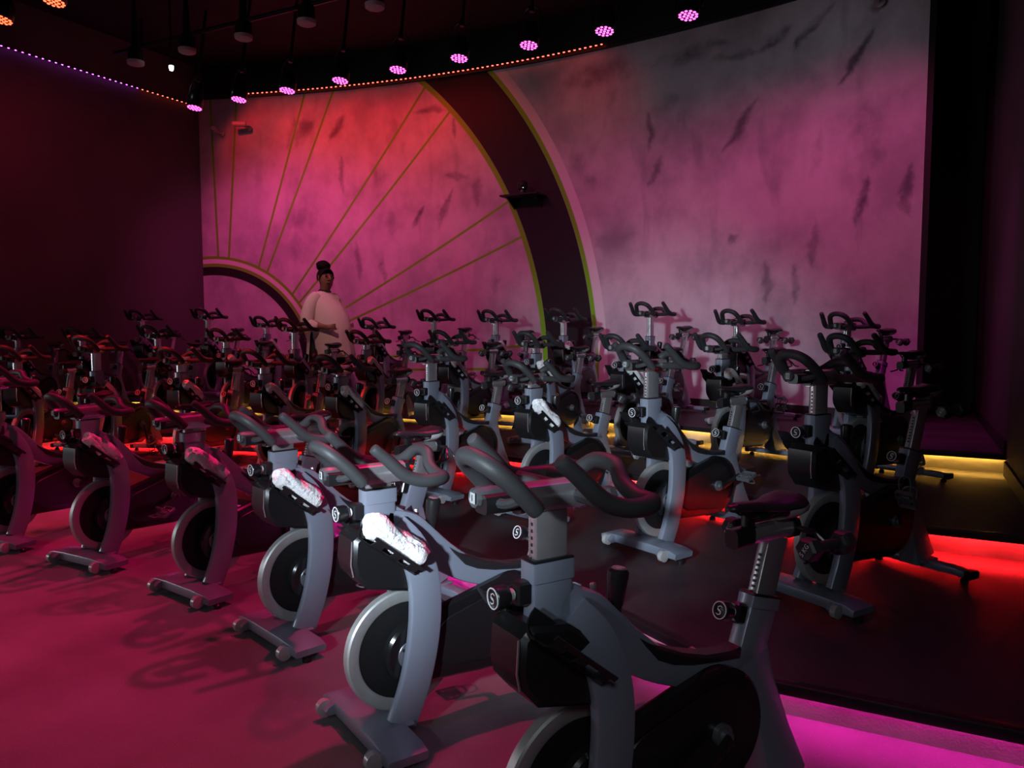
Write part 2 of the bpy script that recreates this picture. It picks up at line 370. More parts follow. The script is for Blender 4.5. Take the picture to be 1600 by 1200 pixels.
    nd = N.new('ShaderNodeTexNoise'); nd.inputs['Scale'].default_value = 2.2; nd.inputs['Detail'].default_value = 4; L.new(uv.outputs[0], nd.inputs['Vector'])
    def vm(op, a, b_=None, sc=None):
        n = N.new('ShaderNodeVectorMath'); n.operation = op
        for k, v in enumerate((a, b_)):
            if v is None: continue
            if isinstance(v, tuple): n.inputs[k].default_value = v
            else: L.new(v, n.inputs[k])
        if sc is not None: L.new(sc, n.inputs['Scale']) if not isinstance(sc, float) else setattr(n.inputs['Scale'], 'default_value', sc)
        return n
    off = vm('SUBTRACT', nd.outputs['Color'], (.5, .5, .5)); off = vm('MULTIPLY', off.outputs[0], (.30, .30, 0))
    pp = vm('ADD', uv.outputs[0], off.outputs[0]).outputs[0]
    ne = N.new('ShaderNodeTexNoise'); ne.inputs['Scale'].default_value = 9; ne.inputs['Detail'].default_value = 5; L.new(uv.outputs[0], ne.inputs['Vector'])
    pp = vm('ADD', pp, vm('MULTIPLY', vm('SUBTRACT', ne.outputs['Color'], (.5, .5, .5)).outputs[0], (.09, .08, 0)).outputs[0]).outputs[0]
    hand = None
    for x0, y0, x1, y1, w, st in STROKES:
        l = max(.01, math.hypot(x1 - x0, y1 - y0)); u = ((x1 - x0) / l, (y1 - y0) / l, 0)
        q = vm('SUBTRACT', pp, (x0, y0, 0)).outputs[0]; t = vm('DOT_PRODUCT', q, u).outputs['Value']
        t = math_('MINIMUM', math_('MAXIMUM', t, 0.), l)
        tap = math_('POWER', math_('ABSOLUTE', math_('MULTIPLY_ADD', t, 2 / l, -1.)), 3.)
        v = vm('SCALE', u, None, t).outputs[0]; d = vm('LENGTH', vm('SUBTRACT', q, v).outputs[0]).outputs['Value']
        d = math_('MULTIPLY_ADD', tap, w * .9 + .012, d)
        mrr = N.new('ShaderNodeMapRange'); mrr.interpolation_type = 'SMOOTHERSTEP'; mrr.inputs[1].default_value = w * 1.45 + .04; mrr.inputs[2].default_value = 0; mrr.inputs[4].default_value = st; L.new(d, mrr.inputs[0])
        hand = mrr.outputs[0] if hand is None else math_('MAXIMUM', hand, mrr.outputs[0])
    hand = math_('MULTIPLY', hand, ramp(n3.outputs['Fac'], .25, .60))
    cloud = ramp(n3.outputs['Fac'], .35, .70)
    def mixc(fac, a, b_):
        x = N.new('ShaderNodeMix'); x.data_type = 'RGBA'
        if isinstance(fac, float): x.inputs[0].default_value = fac
        else: L.new(fac, x.inputs[0])
        for k, v in ((6, a), (7, b_)):
            if isinstance(v, tuple): x.inputs[k].default_value = (*v, 1)
            else: L.new(v, x.inputs[k])
        return x.outputs[2]
    col = mixc(cloud, (.62, .60, .64), (.40, .385, .43))
    col = mixc(math_('MULTIPLY', stroke, .30), col, (.12, .11, .15))
    col = mixc(math_('MULTIPLY', hand, .92), col, (.07, .065, .095))
    LIME = (.19, .60, .02); BLK = (.016, .015, .017); WH = (.74, .73, .74)
    # spokes: only between the hub and the rim
    spk = None
    for (x0, y0), (x1, y1) in (((-5.44, 5.45), (-5.37, 2.79)), ((-4.96, 5.42), (-5.17, 2.79)), ((-3.71, 5.42), (-4.61, 2.62)), ((-3.19, 5.41), (-4.46, 2.51)),
        ((-1.51, 5.34), (-4.0, 2.12)), ((-1.06, 4.93), (-3.84, 2.01)), ((-.04, 3.47), (-2.88, 1.95)), ((.15, 2.91), (-2.77, 1.73)), ((.57, 1.30), (-1.8, 1.10)), ((.6, .93), (-1.8, .86))):
        dx, dy = x1 - x0, y1 - y0; l = math.hypot(dx, dy); a, c = -dy / l, dx / l; k = -(a * x0 + c * y0)
        d = math_('ABSOLUTE', math_('ADD', math_('MULTIPLY', s, a), math_('MULTIPLY_ADD', z, c, k)))
        q = N.new('ShaderNodeMapRange'); q.inputs[1].default_value = .024; q.inputs[2].default_value = .014; L.new(d, q.inputs[0])
        # only on the side of the wheel the spoke belongs to
        half = math_('GREATER_THAN', math_('ADD', math_('MULTIPLY', ds, -dx), math_('MULTIPLY', dz, -dy)), 0.)
        v = math_('MULTIPLY', q.outputs[0], half)
        spk = v if spk is None else math_('MAXIMUM', spk, v)
    spk = math_('MULTIPLY', spk, band(r, 1.97, 6.05))
    col = mixc(spk, col, LIME)
    for lo, hi, c in ((1.66, 1.81, BLK), (1.81, 1.865, LIME), (1.865, 1.94, WH), (1.94, 1.99, LIME), (6.03, 6.11, LIME), (6.11, 6.88, BLK), (6.88, 6.95, LIME), (6.95, 7.09, WH)):
        col = mixc(band(r, lo, hi), col, c)
    L.new(col, b.inputs['Base Color']); b.inputs['Roughness'].default_value = .62; b.inputs['Specular IOR Level'].default_value = .3
    bp = N.new('ShaderNodeBump'); bp.inputs['Strength'].default_value = .15; bp.inputs['Distance'].default_value = .01; L.new(n3.outputs['Fac'], bp.inputs['Height']); L.new(bp.outputs[0], b.inputs['Normal'])
    return m
def curved_wall(name, s0, s1, z0, z1, r, thick, m, uvname=None):
    n = 72; vs = []; fs = []
    for i in range(n + 1):
        s = s0 + (s1 - s0) * i / n
        a = wallpt(s, r); c = wallpt(s, r + thick); vs += [(a[0], a[1], z0), (a[0], a[1], z1), (c[0], c[1], z1), (c[0], c[1], z0)]
    for i in range(n):
        for j in range(4): a = i * 4 + j; b = i * 4 + (j + 1) % 4; fs.append((a, b, b + 4, a + 4))
    fs += [(0, 3, 2, 1), tuple(n * 4 + j for j in range(4))]
    o = MB().add(vs, fs).build(name, m)
    if uvname:
        uvl = o.data.uv_layers.new(name=uvname)
        for lp in o.data.loops:
            v = o.data.vertices[lp.vertex_index].co; uvl.data[lp.index].uv = (WR * math.atan2(v.x - WC[0], v.y - WC[1]), v.z)
    return struct(o)
curved_wall('wall_back', -5.72, 5.66, .45, 5.45, WR, .12, mural_material(), 'mural')
curved_wall('baseboard_back', -5.72, 5.66, .495, .60, WR - .015, .012, M['black'])
curved_wall('wall_back_top', -5.9, 6.4, 5.45, 6.0, WR - .05, .25, M['black'])
mb = MB(); mb.box((.41, 11.45, 3.2), (.9, .1, 6.4)); struct(mb.build('wall_niche', M['wall']))
mb = MB(); mb.box((.115, 10.5, 3.2), (.06, 1.9, 6.4)); struct(mb.build('trim_7', M['black']))
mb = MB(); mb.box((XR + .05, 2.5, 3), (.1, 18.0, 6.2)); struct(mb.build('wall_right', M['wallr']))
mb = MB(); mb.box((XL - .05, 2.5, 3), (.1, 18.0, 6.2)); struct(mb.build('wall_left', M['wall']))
mb = MB(); mb.box((-5.1, -6.0, 3), (11.9, .1, 6.2)); struct(mb.build('wall_front', M['wall']))
mb = MB(); mb.box((-5.1, 2.8, 6.05), (12.2, 17.6, .1)); struct(mb.build('ceiling', M['ceil']))
mb = MB()
mb.box((XR - .01, 9.45, .55), (.02, 3.9, .12)); mb.box((XR - .01, 6.4, .39), (.02, 2.1, .12)); mb.box((XR - .01, 4.2, .225), (.02, 2.2, .12)); mb.box((XR - .01, -1.4, .06), (.02, 8.9, .12))
struct(mb.build('baseboard_right', M['black']))
mb = MB(); mb.box((XL + .01, 6.0, .4), (.02, 8.0, .3)); struct(mb.build('baseboard_left', M['black']))

# ------------------------------------------------------------------ ceiling gear
def led_dots(name, pts, m, d=(.02, .012, .009)):
    mb = MB()
    for p, a in pts: mb.box(p, d, Matrix.Rotation(a, 3, 'Z'))
    return mb.build(name, m)
root = empty('ceiling_led_strip', (XL + .04, 6, 5.33)); tag(root, 'dotted magenta and red led strip along the top of the left wall', 'led strip')
mb = MB(); mb.box((0, 0, .0), (.03, 7.0, .014)); mb.build('rail', M['black'], root)
yy = [9.35 - 6 - .093 * k for k in range(75)]
for nm, sel, c in (('red_diodes', yy[:11], (1, .10, .06)), ('magenta_diodes', yy[11:], (.75, .10, 1))):
    o = led_dots(nm, [((.012, y, -.012), PI / 2) for y in sel], emis('diode_' + nm, c, 7)); o.parent = root; o['kind'] = 'stuff'
root = empty('mural_led_strip', (-5, 10.4, 5.5)); tag(root, 'dotted red led strip along the curved top edge of the mural', 'led strip')
ss = [-4.85 + .085 * k for k in range(76)]
def lw(s, dz=0, r=WR - .09): p = wallpt(s, r); return (p[0] + 5, p[1] - 10.4, dz)
mb = MB(); mb.sweep([lw(s) for s in [-5.3 + .2 * k for k in range(50)]], lambda i: rrect(.008, .018, .003), up=(0, 1, 0)); mb.build('rail', M['black'], root)
o = led_dots('red_diodes', [(lw(s, -.012, WR - .10), 0) for s in ss], emis('red_diode_glow', (1, .09, .05), 6), (.028, .014, .012)); o.parent = root; o['kind'] = 'stuff'

par_m = emis('magenta_lens_glow', (1, .09, .62), 5); par_r = emis('red_lens_glow', (1, .07, .025), 7)
def make_par(m):
    t = empty('stage_light')
    MB().lathe([(-.0, .100), (.02, .108), (.14, .108), (.17, .09), (.24, .07), (.25, .04)], axis='z').build('housing', M['plastic'], t)
    mb = MB()
    for ring, n in ((0, 1), (.042, 6), (.082, 12)):
        for k in range(n):
            a = 2 * PI * k / n; mb.lathe([(-.006, .009), (-.002, .015), (.004, .015)], (ring * math.cos(a), ring * math.sin(a), 0), 'z', 8)
    mb.build('lens_array', m, t)
    mb = MB(); mb.tube([(-.13, 0, .08), (-.135, 0, .30), (-.06, 0, .42), (.06, 0, .42), (.135, 0, .30), (.13, 0, .08)], .009, 6); mb.build('yoke', M['plastic'], t)
    mb = MB(); mb.lathe([(.40, .02), (1.45, .02)], axis='z', n=8); mb.lathe([(.38, .03), (.44, .03)], axis='z', n=8); mb.build('hanger', M['plastic'], t)
    return t
def copy_tree(o, parent=None):
    c = o.copy(); COL.objects.link(c); c.parent = parent
    for ch in o.children: copy_tree(ch, c)
    return c
words = ['first', 'second', 'third', 'fourth', 'fifth', 'sixth', 'seventh', 'eighth', 'ninth', 'tenth', 'eleventh']
par0 = make_par(par_m)
for i, x in enumerate(PARX):
    o = par0 if i == 0 else copy_tree(par0)
    o.location = (x, 7.7, 4.6); o.rotation_euler = (R(-10), 0, 0)
    w = 'leftmost' if i == 0 else ('rightmost' if i == 8 else words[i] + ' from the left')
    tag(o, 'round magenta stage light in front of the mural, %s of the row' % w, 'stage light', 'magenta stage lights in a row')
pr0 = make_par(par_r)
for i, (p, w) in enumerate((((-7.24, 4.65, 4.6), 'right of the pair at the upper left corner'), ((-8.12, 4.67, 4.6), 'left of the pair, cut by the left edge'))):
    o = pr0 if i == 0 else copy_tree(pr0)
    o.location = p; o.rotation_euler = (R(-10), 0, 0)
    tag(o, 'round red stage light, ' + w, 'stage light', 'red stage lights')
M['disc_w'] = mat('unlit_lamp_face', (.5, .42, .44), .7)
def onz(x, y, z):
    p, a = R(4.2), R(27.3); fw = Vector((-math.sin(a) * math.cos(p), math.cos(a) * math.cos(p), -math.sin(p))); rt = Vector((math.cos(a), math.sin(a), 0)); up = rt.cross(fw)
    d = fw + rt * ((x - 800) / 1200) + up * ((600 - y) / 1200); return Vector((0, 0, 1.55)) + d * ((z - 1.55) / d.z)
# (positions of the unlit ceiling lamps, in metres)
disc0 = None
for i, (x, y) in enumerate(((-9.31, 7.07), (-8.32, 7.07), (-7.33, 7.07), (-6.33, 7.07), (-5.35, 7.07))):
    if disc0 is None:
        disc0 = empty('ceiling_lamp'); MB().lathe([(0, .09), (.01, .105), (.05, .11), (.05, .11)], axis='z').build('lamp_face', M['disc_w'], disc0)
        MB().lathe([(.05, .10), (.20, .10), (.24, .05), (1.0, .015)], axis='z').build('lamp_body', M['plastic'], disc0)
        o = disc0
    else: o = copy_tree(disc0)
    o.location = (x, y, 5.05)
    tag(o, 'unlit round ceiling lamp, dim pink face, %s of the row from the left' % words[i], 'ceiling lamp', 'unlit ceiling lamps')
o = MB().lathe([(0, .022), (.03, .03), (.06, .03)], axis='z', n=16).build('indicator_lamp', emis('small_white_glow', (.8, .95, 1), 9)); o.location = (-8.94, 7.33, 5.0)
tag(o, 'tiny white light on the dark ceiling near the left corner', 'lamp')
MB().lathe([(.06, .012), (1.02, .012)], axis='z', n=8).build('stem', M['plastic'], o)
root = empty('lighting_truss', (-5, 7.7, 5.6)); tag(root, 'dark pipe carrying the row of magenta stage lights', 'pipe')
mb = MB(); mb.tube([(-5.6, 0, 0), (5.4, 0, 0)], .03, 10, False, 1); mb.build('pipe', M['plastic'], root)
for k in range(6):
    mb = MB(); mb.box((-5 + 2 * k, 0, .19), (.03, .03, .40)); mb.build('bracket', M['plastic'], root)
# wall cameras on the mural and the shelf with a small projector
M['camgrey'] = mat('camera_grey', (.45, .43, .45), .4)
def wall_cam(s, z, r=WR, label='', ang=0., big=1.):
    p = wallpt(s, r); t = empty('security_camera', (p[0], p[1], z), -s / WR); t.location = (p[0] - .03 * math.sin(s / WR), p[1] - .03 * math.cos(s / WR), z)
    MB().lathe([(0, .045 * big), (-.02, .045 * big), (-.03, .03 * big)], axis='y', n=16).build('wall_plate', M['camgrey'], t)
    MB().tube([(0, -.03, 0), (0, -.10 * big, 0), (-.03, -.14 * big, .02)], .013 * big, 8).build('arm', M['camgrey'], t)
    m3 = Matrix.Rotation(ang, 3, 'Z')
    MB().lathe([(-.13 * big, .03 * big), (-.12 * big, .038 * big), (.06 * big, .038 * big), (.07 * big, .03 * big)], (-.04, -.16 * big, .03), 'y', 16, True, m3).build('camera_body', M['camgrey'], t)
    tag(t, label, 'camera'); return t
wall_cam(-4.72, 4.93, label='small bracket security camera high on the red-lit mural', ang=R(-75), big=1.15)
wall_cam(-5.22, 4.86, label='pale box security camera beside the leftmost green spokes', ang=R(15))
wall_cam(5.15, 5.15, label='small camera at the top right of the mural', ang=R(-20), big=1.4)
sp_ = wallpt(.30); t = empty('projector_shelf', (sp_[0], sp_[1], 3.50), -.02); tag(t, 'thin black shelf sticking out of the painted black rim', 'shelf')
MB().box((0, -.18, 0), (.62, .34, .025), b=.006).build('shelf_board', M['black'], t)
MB().prism([(0, -.01), (-.28, -.012), (-.01, -.16)], -.24, -.22, .002).prism([(0, -.01), (-.28, -.012), (-.01, -.16)], .22, .24, .002).build('bracket', M['black'], t)
t = empty('tracking_camera', (sp_[0] + .0, sp_[1] - .2, 3.514), -.02); tag(t, 'small black camera standing on the thin black wall shelf', 'camera')
MB().lathe([(0, .07), (.02, .07), (.03, .05), (.07, .04)], axis='z', n=20).build('base', M['plastic'], t)
MB().box((0, 0, .13), (.13, .11, .13), b=.02).build('head', M['plastic'], t)
MB().lathe([(-.06, .03), (-.085, .032), (-.09, .02)], (0, 0, .14), 'y', 16).build('lens', M['gloss'], t)
MB().lathe([(-.058, .006), (-.062, .006)], (.04, 0, .09), 'y', 8).build('status_light', emis('status_glow', (.7, 1, .9), 2), t)

# ------------------------------------------------------------------ THE SPIN BIKE (local: +y towards the saddle, x = rider's side, origin on the floor under the bar post)
def bez(pts, sub=5): return catmull(pts, 0, sub)[0]
def emblem_mesh():
    # ring and a double-hook swirl like the mark on the knob caps
    mb = MB()
    def strip(pts, w):
        vs = []; fs = []
        for i, p in enumerate(pts):
            a = Vector(pts[max(i - 1, 0)]); b = Vector(pts[min(i + 1, len(pts) - 1)]); t = (b - a).normalized(); n = Vector((-t.y, t.x)) * w * (.5 if i in (0, len(pts) - 1) else 1)
            vs += [(p[0] + n.x, 0, p[1] + n.y), (p[0] - n.x, 0, p[1] - n.y), (p[0] + n.x, .0008, p[1] + n.y), (p[0] - n.x, .0008, p[1] - n.y)]
        for i in range(len(pts) - 1): o = i * 4; fs += [(o, o + 1, o + 5, o + 4), (o + 2, o + 6, o + 7, o + 3), (o, o + 4, o + 6, o + 2), (o + 1, o + 3, o + 7, o + 5)]
        mb.add(vs, fs)
    strip([(.011, .011), (.003, .014), (-.006, .010), (-.006, .003), (.002, .001), (.008, -.003)], .0013)
    strip([(-.011, -.011), (-.003, -.014), (.006, -.010), (.006, -.003), (-.002, -.001), (-.008, .003)], .0016)
    return mb
def make_knob(parent, y, z, tilt=0.):
    t = MB()
    t.lathe([(-.168, .024), (-.170, .027), (-.166, .030), (-.135, .030), (-.128, .026)], (0, 0, 0), 'y', 20)
    t.lathe([(-.130, .013), (-.095, .013)], (0, 0, 0), 'y', 12)
    k = t.build('adjustment_knob', M['plastic'], parent, loc=(0, y + .065, z)); k.rotation_euler = (tilt, 0, 0)
    mb = MB(); n = 24; vs = []; fs = []
    for j in range(n):
        a = 2 * PI * j / n
        for r_, yy_ in ((.0275, -.1712), (.0245, -.1712), (.0245, -.169), (.0275, -.169)): vs.append((r_ * math.cos(a), yy_, r_ * math.sin(a)))
    for j in range(n):
        for q in range(4): fs.append((j * 4 + q, j * 4 + (q + 1) % 4, ((j + 1) % n) * 4 + (q + 1) % 4, ((j + 1) % n) * 4 + q))
    mb.add(vs, fs).build('knob_ring', M['white'], k)
    e = emblem_mesh(); e.v = [(v[0], v[1] - .1716, v[2]) for v in e.v]; e.build('emblem', M['white'], k)
    MB().lathe([(-.128, .016), (-.112, .016)], axis='y', n=16).build('knob_collar', M['white'], k)
    MB().box((0, -.085, 0), (.040, .045, .062), b=.006).build('knob_block', M['plastic'], k)
    return k
def make_bike():
    B = empty('spin_bike')
    # --- frame ----------------------------------------------------------------
    f = MB()
    f.sweep([(0, 0, z) for z in (.60, .80, .945)], lambda i: rrect(.062, .030, .012))            # head sleeve
    f.sweep([(0, 0, z) for z in (.90, .952)], lambda i: rrect(.067, .034, .012))
    tt = bez([(0, .02, .815), (0, .12, .775), (0, .25, .665), (0, .37, .585), (0, .52, .528), (0, .68, .505), (0, .76, .53)])
    hw = [.058, .070, .060, .052, .046, .044, .05]
    f.sweep(tt, lambda i: rrect(hw[min(6, i // 5)] * (1 - (i % 5) / 5) + hw[min(6, i // 5 + 1)] * (i % 5) / 5, .030, .012))
    f.sweep([(0, .04, .845), (0, .14, .785), (0, .27, .685)], lambda i: rrect((.045, .042, .02)[i], .022, .010))                 # raised spine of the top tube
    f.sweep([(0, .735, .46), (0, .765, .55), (0, .815, .69)], lambda i: rrect((.075, .062, .062)[i], .030, .012))  # seat tube
    f.sweep([(0, .808, .665), (0, .818, .700)], lambda i: rrect(.067, .034, .012))
    rl = [(0, .765, .52), (0, .80, .42), (0, .86, .25), (0, .915, .085)]
    f.sweep(rl, lambda i: rrect((.07, .060, .065, .085)[i], (.030, .034, .045, .058)[i], .010))   # rear leg
    fr = f.build('frame', M['paint'], B)
    MB().box((0, .0, .954), (.066, .130, .010), b=.004).build('sleeve_collar', M['plastic'], B)
    c = MB().box((0, 0, 0), (.066, .130, .010), b=.004).build('sleeve_collar', M['plastic'], B, loc=(0, .820, .703)); c.rotation_euler = (R(-16), 0, 0)
    # --- fork legs -------------------------------------------------------------
    yc = [.04, .085, .115, .135, .145, .145, .125, .09, .045]; zc = [.075, .18, .28, .38, .48, .58, .67, .745, .80]
    for sx in (1, -1):
        xs = [.098, .098, .097, .096, .094, .090, .080, .062, .035]
        pth = [(sx * x, y, z) for x, y, z in zip(xs, yc, zc)]
        pth = bez(pth, 3)
        MB().sweep(pth, lambda i: rrect(.060 + .004 * math.sin(i / len(pth) * PI), .020, .010), up=(1, 0, 0)).build('fork_leg', M['paint'], B)
    # --- front stabiliser -------------------------------------------------------
    s = MB()
    s.sweep([(x, y, z) for x, y, z in ((-.305, -.035, .048), (-.26, -.035, .055), (-.13, -.035, .058), (.13, -.035, .058), (.26, -.035, .055), (.305, -.035, .048))], lambda i: rrect((.017, .024, .027, .027, .024, .017)[i], .078, .008), up=(0, 1, 0))
    s.box((0, .005, .075), (.27, .15, .012), b=.004)
    st = s.build('front_stabilizer', M['paint'], B)
    for sx in (-1, 1):
        MB().lathe([(sx * .215, .018), (sx * .217, .034), (sx * .245, .034), (sx * .247, .018)], (0, -.135, .046), 'x', 20).build('transport_wheel', M['wheel'], st)
        MB().lathe([(.0, .022), (.018, .022), (.03, .010), (.036, .010)], (sx * .29, -.05, 0), 'z', 14).build('foot', M['plastic'], st)
        MB().prism([(-.135, .03), (-.15, .05), (-.135, .066), (-.10, .08), (-.08, .075), (-.08, .03)], sx * .24 - .028 - sx * .03, sx * .24 + .028 - sx * .03, .003).build('wheel_bracket', M['paint'], st)
    # --- rear stabiliser --------------------------------------------------------
    s = MB(); s.sweep([(-.27, .95, .052), (-.2, .95, .056), (.2, .95, .056), (.27, .95, .052)], lambda i: rrect((.017, .022, .022, .017)[i], .040, .008), up=(0, 1, 0))
    s.box((0, .93, .078), (.15, .15, .012), b=.004)
    st = s.build('rear_stabilizer', M['paint'], B)
    for sx in (-1, 1):
        MB().lathe([(.0, .022), (.018, .022), (.03, .010), (.036, .010)], (sx * .25, .95, 0), 'z', 14).build('foot', M['plastic'], st)
        MB().box((sx * .285, .95, .052), (.045, .086, .044), b=.006).build('end_cap', M['plastic'], st)
    # --- flywheel ---------------------------------------------------------------
    fc = (0, .095, .315)
    fw = MB().lathe([(-.012, .02), (-.013, .188), (.013, .188), (.012, .02)], fc, 'x', 48).build('flywheel', M['disc'], B)
    MB().lathe([(-.016, .186), (-.020, .192), (-.020, .228), (-.015, .235), (.015, .235), (.020, .228), (.020, .192), (.016, .186)], fc, 'x', 64, False).build('flywheel_rim', M['rim'], fw)
    MB().lathe([(.014, .058), (.07, .058), (.076, .052), (.076, .02)], fc, 'x', 28).lathe([(-.014, .058), (-.06, .058), (-.066, .02)], fc, 'x', 28).build('hub', M['hub'], fw)
    mb = MB()
    for a in range(5):
        q = a * 2 * PI / 5; mb.lathe([(.070, .006), (.078, .006)], (0, fc[1] + .04 * math.cos(q), fc[2] + .04 * math.sin(q)), 'x', 8)
    mb.build('hub_bolts', M['plastic'], fw)['kind'] = 'stuff'
    # --- drive cover --------------------------------------------------------------
    pc = hull(circle2((.565, .352), .192, 40) + circle2((.12, .315), .125, 24))
    g = MB().prism(pc, .028, .074, .010)
    cv = g.build('drive_cover', M['gloss'], B, 40)
    MB().prism(hull(circle2((.56, .352), .150, 36) + circle2((.30, .330), .105, 20)), .073, .080, .004).build('cover_panel', M['plastic'], cv)
    pc2 = hull(circle2((.565, .352), .135, 30) + circle2((.35, .34), .09, 20)); MB().prism(pc2, -.05, -.028, .008).build('drive_cover', M['gloss'], B, 40)
    # --- cranks -------------------------------------------------------------------
    cr = empty('crankset', (0, .565, .352)); cr.parent = B
    MB().lathe([(-.115, .020), (.115, .020)], axis='x', n=16).lathe([(.078, .034), (.096, .034), (.098, .028)], axis='x', n=24).build('axle', M['hub'], cr)
    for sx in (1, -1):
        MB().sweep([(sx * .118, 0, 0), (sx * .122, -.04 * sx, -.0), (sx * .128, -.17 * sx, 0)], lambda i: rrect((.020, .016, .013)[i], .009, .004), up=(1, 0, 0)).build('crank_arm', M['plastic'], cr)
        pd = MB(); px = sx * .185; py = -.17 * sx
        pd.tube([(sx * .13, py, 0), (sx * .235, py, 0)], .007, 8, False, 1)
        for yy_ in (-.045, .045): pd.box((px, py + yy_, 0), (.09, .008, .026), b=.002)
        for xx_ in (-.045, .045): pd.box((px + xx_, py, 0), (.008, .09, .022), b=.002)
        pd.box((px, py, 0), (.05, .05, .022), b=.004)
        pd.tube([(px - .03, py - .045, .01), (px - .03, py - .10, .035), (px, py - .115, .05), (px + .03, py - .10, .035), (px + .03, py - .045, .01)], .004, 6)
        pd.tube([(px - .045, py, .01), (px - .03, py - .03, .06), (px + .03, py - .03, .06), (px + .045, py, .01)], .005, 6)
        pd.build('pedal', M['hub'], cr)
    # --- sweat guard ----------------------------------------------------------------
    pg = [(-.095, .812), (-.128, .785), (-.135, .70), (-.125, .655), (-.075, .598), (.10, .560), (.125, .60), (.135, .66), (.105, .735), (.02, .795)]
    sg = MB().prism(pg, -.082, .082, .014).build('sweat_guard', M['plastic'], B)
    MB().sweep([(.070, -.134, .785), (.072, -.1405, .70), (.070, -.131, .655)], lambda i: rrect(.0025, .0025, .001)).build('edge_highlight', M['chrome'], sg)  # bright strip stands in for the highlight down the guard's front corner
    # --- bottle / towel cradles ------------------------------------------------------
    for sx in (1, -1):
        A = Vector((0, -.085, .838)); Bq = Vector((0, .125, .672)); ax = (Bq - A).normalized(); nn = Vector((0, -ax.z, ax.y)); ox = Vector((sx * .100, 0, 0)); X = Vector((sx, 0, 0))
        if nn.z < 0: nn = -nn
        r_ = .047; h = MB(); Lc = (Bq - A).length
        def pt(u, a, rr=r_): return A + ox + ax * (u * Lc) + X * (math.cos(a) * rr) + nn * (math.sin(a) * rr)
        def patch(u0, u1, a0, a1, nu=6, na=5):
            for th in (0, 1):
                pass
            vs = []; fs = []
            for i in range(nu + 1):
                for j in range(na + 1):
                    u = u0 + (u1 - u0) * i / nu; a = a0 + (a1 - a0) * j / na; vs += [pt(u, a, r_), pt(u, a, r_ + .006)]
            w = (na + 1) * 2
            for i in range(nu):
                for j in range(na):
                    o = i * w + j * 2; fs += [(o, o + 2, o + 2 + w, o + w), (o + 1, o + 1 + w, o + 3 + w, o + 3)]
            for i in range(nu): o = i * w; fs += [(o, o + w, o + w + 1, o + 1)]; o += na * 2; fs += [(o, o + 1, o + w + 1, o + w)]
            for j in range(na): o = j * 2; fs += [(o, o + 1, o + 3, o + 2)]; o += nu * w; fs += [(o, o + 2, o + 3, o + 1)]
            h.add(vs, fs)
        patch(0, 1, R(-200), R(-75), 8, 6)                 # inner side and bottom
        for u0, u1 in ((.14, .30), (.47, .60), (.78, .93)): patch(u0, u1, R(-75), R(-18), 2, 4)
        patch(.10, 1.0, R(-32), R(-16), 8, 2)
        patch(.14, .97, R(-75), R(-62), 6, 1)
        # wing at the front end of the cradle
        if sx < 0: h.prism([(-.150, .870), (-.120, .82), (-.08, .79), (-.05, .81), (-.085, .84), (-.12, .850)], sx * .058 if sx > 0 else -.125, .125 if sx > 0 else -.058, .004)
        h.build('bottle_cradle', M['plastic'], B)
    # --- resistance lever -------------------------------------------------------------
    lv = MB().lathe([(0, .021), (.02, .018), (.05, .013), (.09, .012)], (0, 0, 0), 'z', 16).build('resistance_lever', M['paint'], B, loc=(.0, .215, .700)); lv.rotation_euler = (R(-7), 0, 0)
    MB().lathe([(.045, .017), (.05, .020), (.085, .021), (.090, .023), (.165, .030), (.178, .030), (.186, .024), (.188, .012)], (0, 0, 0), 'z', 20).build('lever_grip', M['plastic'], lv)
    MB().lathe([(.184, .022), (.190, .018)], (0, 0, 0), 'z', 18).build('grip_cap', M['chrome'], lv)
    MB().tube([(-.04, -.03, .02), (-.042, -.035, .07), (-.05, -.045, .13)], [.006, .008, .010], 8).build('shift_lever', M['hub'], lv)
    # --- pad on the top tube -------------------------------------------------------------
    pd = [(.285, .690), (.36, .648), (.46, .603), (.56, .573), (.66, .562), (.705, .566), (.700, .530), (.60, .538), (.50, .552), (.42, .572), (.36, .600), (.33, .632)]
    MB().prism(pd, -.034, .034, .008).build('top_tube_pad', M['saddle'], B)
    # knobs
    make_knob(B, -.062, .875)
    make_knob(B, .735, .640, R(-16))
    # --- bar post, clamp, bars (slide up and down together) ---------------------------------
    bp = MB().sweep([(0, 0, -.22), (0, 0, .115)], lambda i: rrect(.050, .021, .008)).build('handlebar_post', M['chrome'], B, loc=(0, 0, .95))
    mb = MB()
    for k in range(9): mb.box((.0, -.0505, -.02 - .018 * k + .085), (.008, .002, .009), b=.0009)
    mb.build('height_marks', M['plastic'], bp)
    cl = MB().sweep([(0, -.085, .135), (0, .105, .135)], lambda i: rrect(.040, .036, .026), up=(1, 0, 0)).build('handlebar_clamp', M['chrome'], B, loc=(0, 0, .95))
    MB().sweep([(0, -.100, .135), (0, -.080, .135)], lambda i: rrect(.037, .033, .024), up=(1, 0, 0)).sweep([(0, .100, .135), (0, .118, .135)], lambda i: rrect(.041, .037, .026), up=(1, 0, 0)).sweep([(0, -.20, .135), (0, -.07, .135)], lambda i: rrect(.024, .030, .012), up=(1, 0, 0)).sweep([(0, -.07, .135), (0, .105, .135)], lambda i: rrect(.02, .02, .01), up=(1, 0, 0)).build('clamp_end', M['plastic'], cl)
    hb = MB()
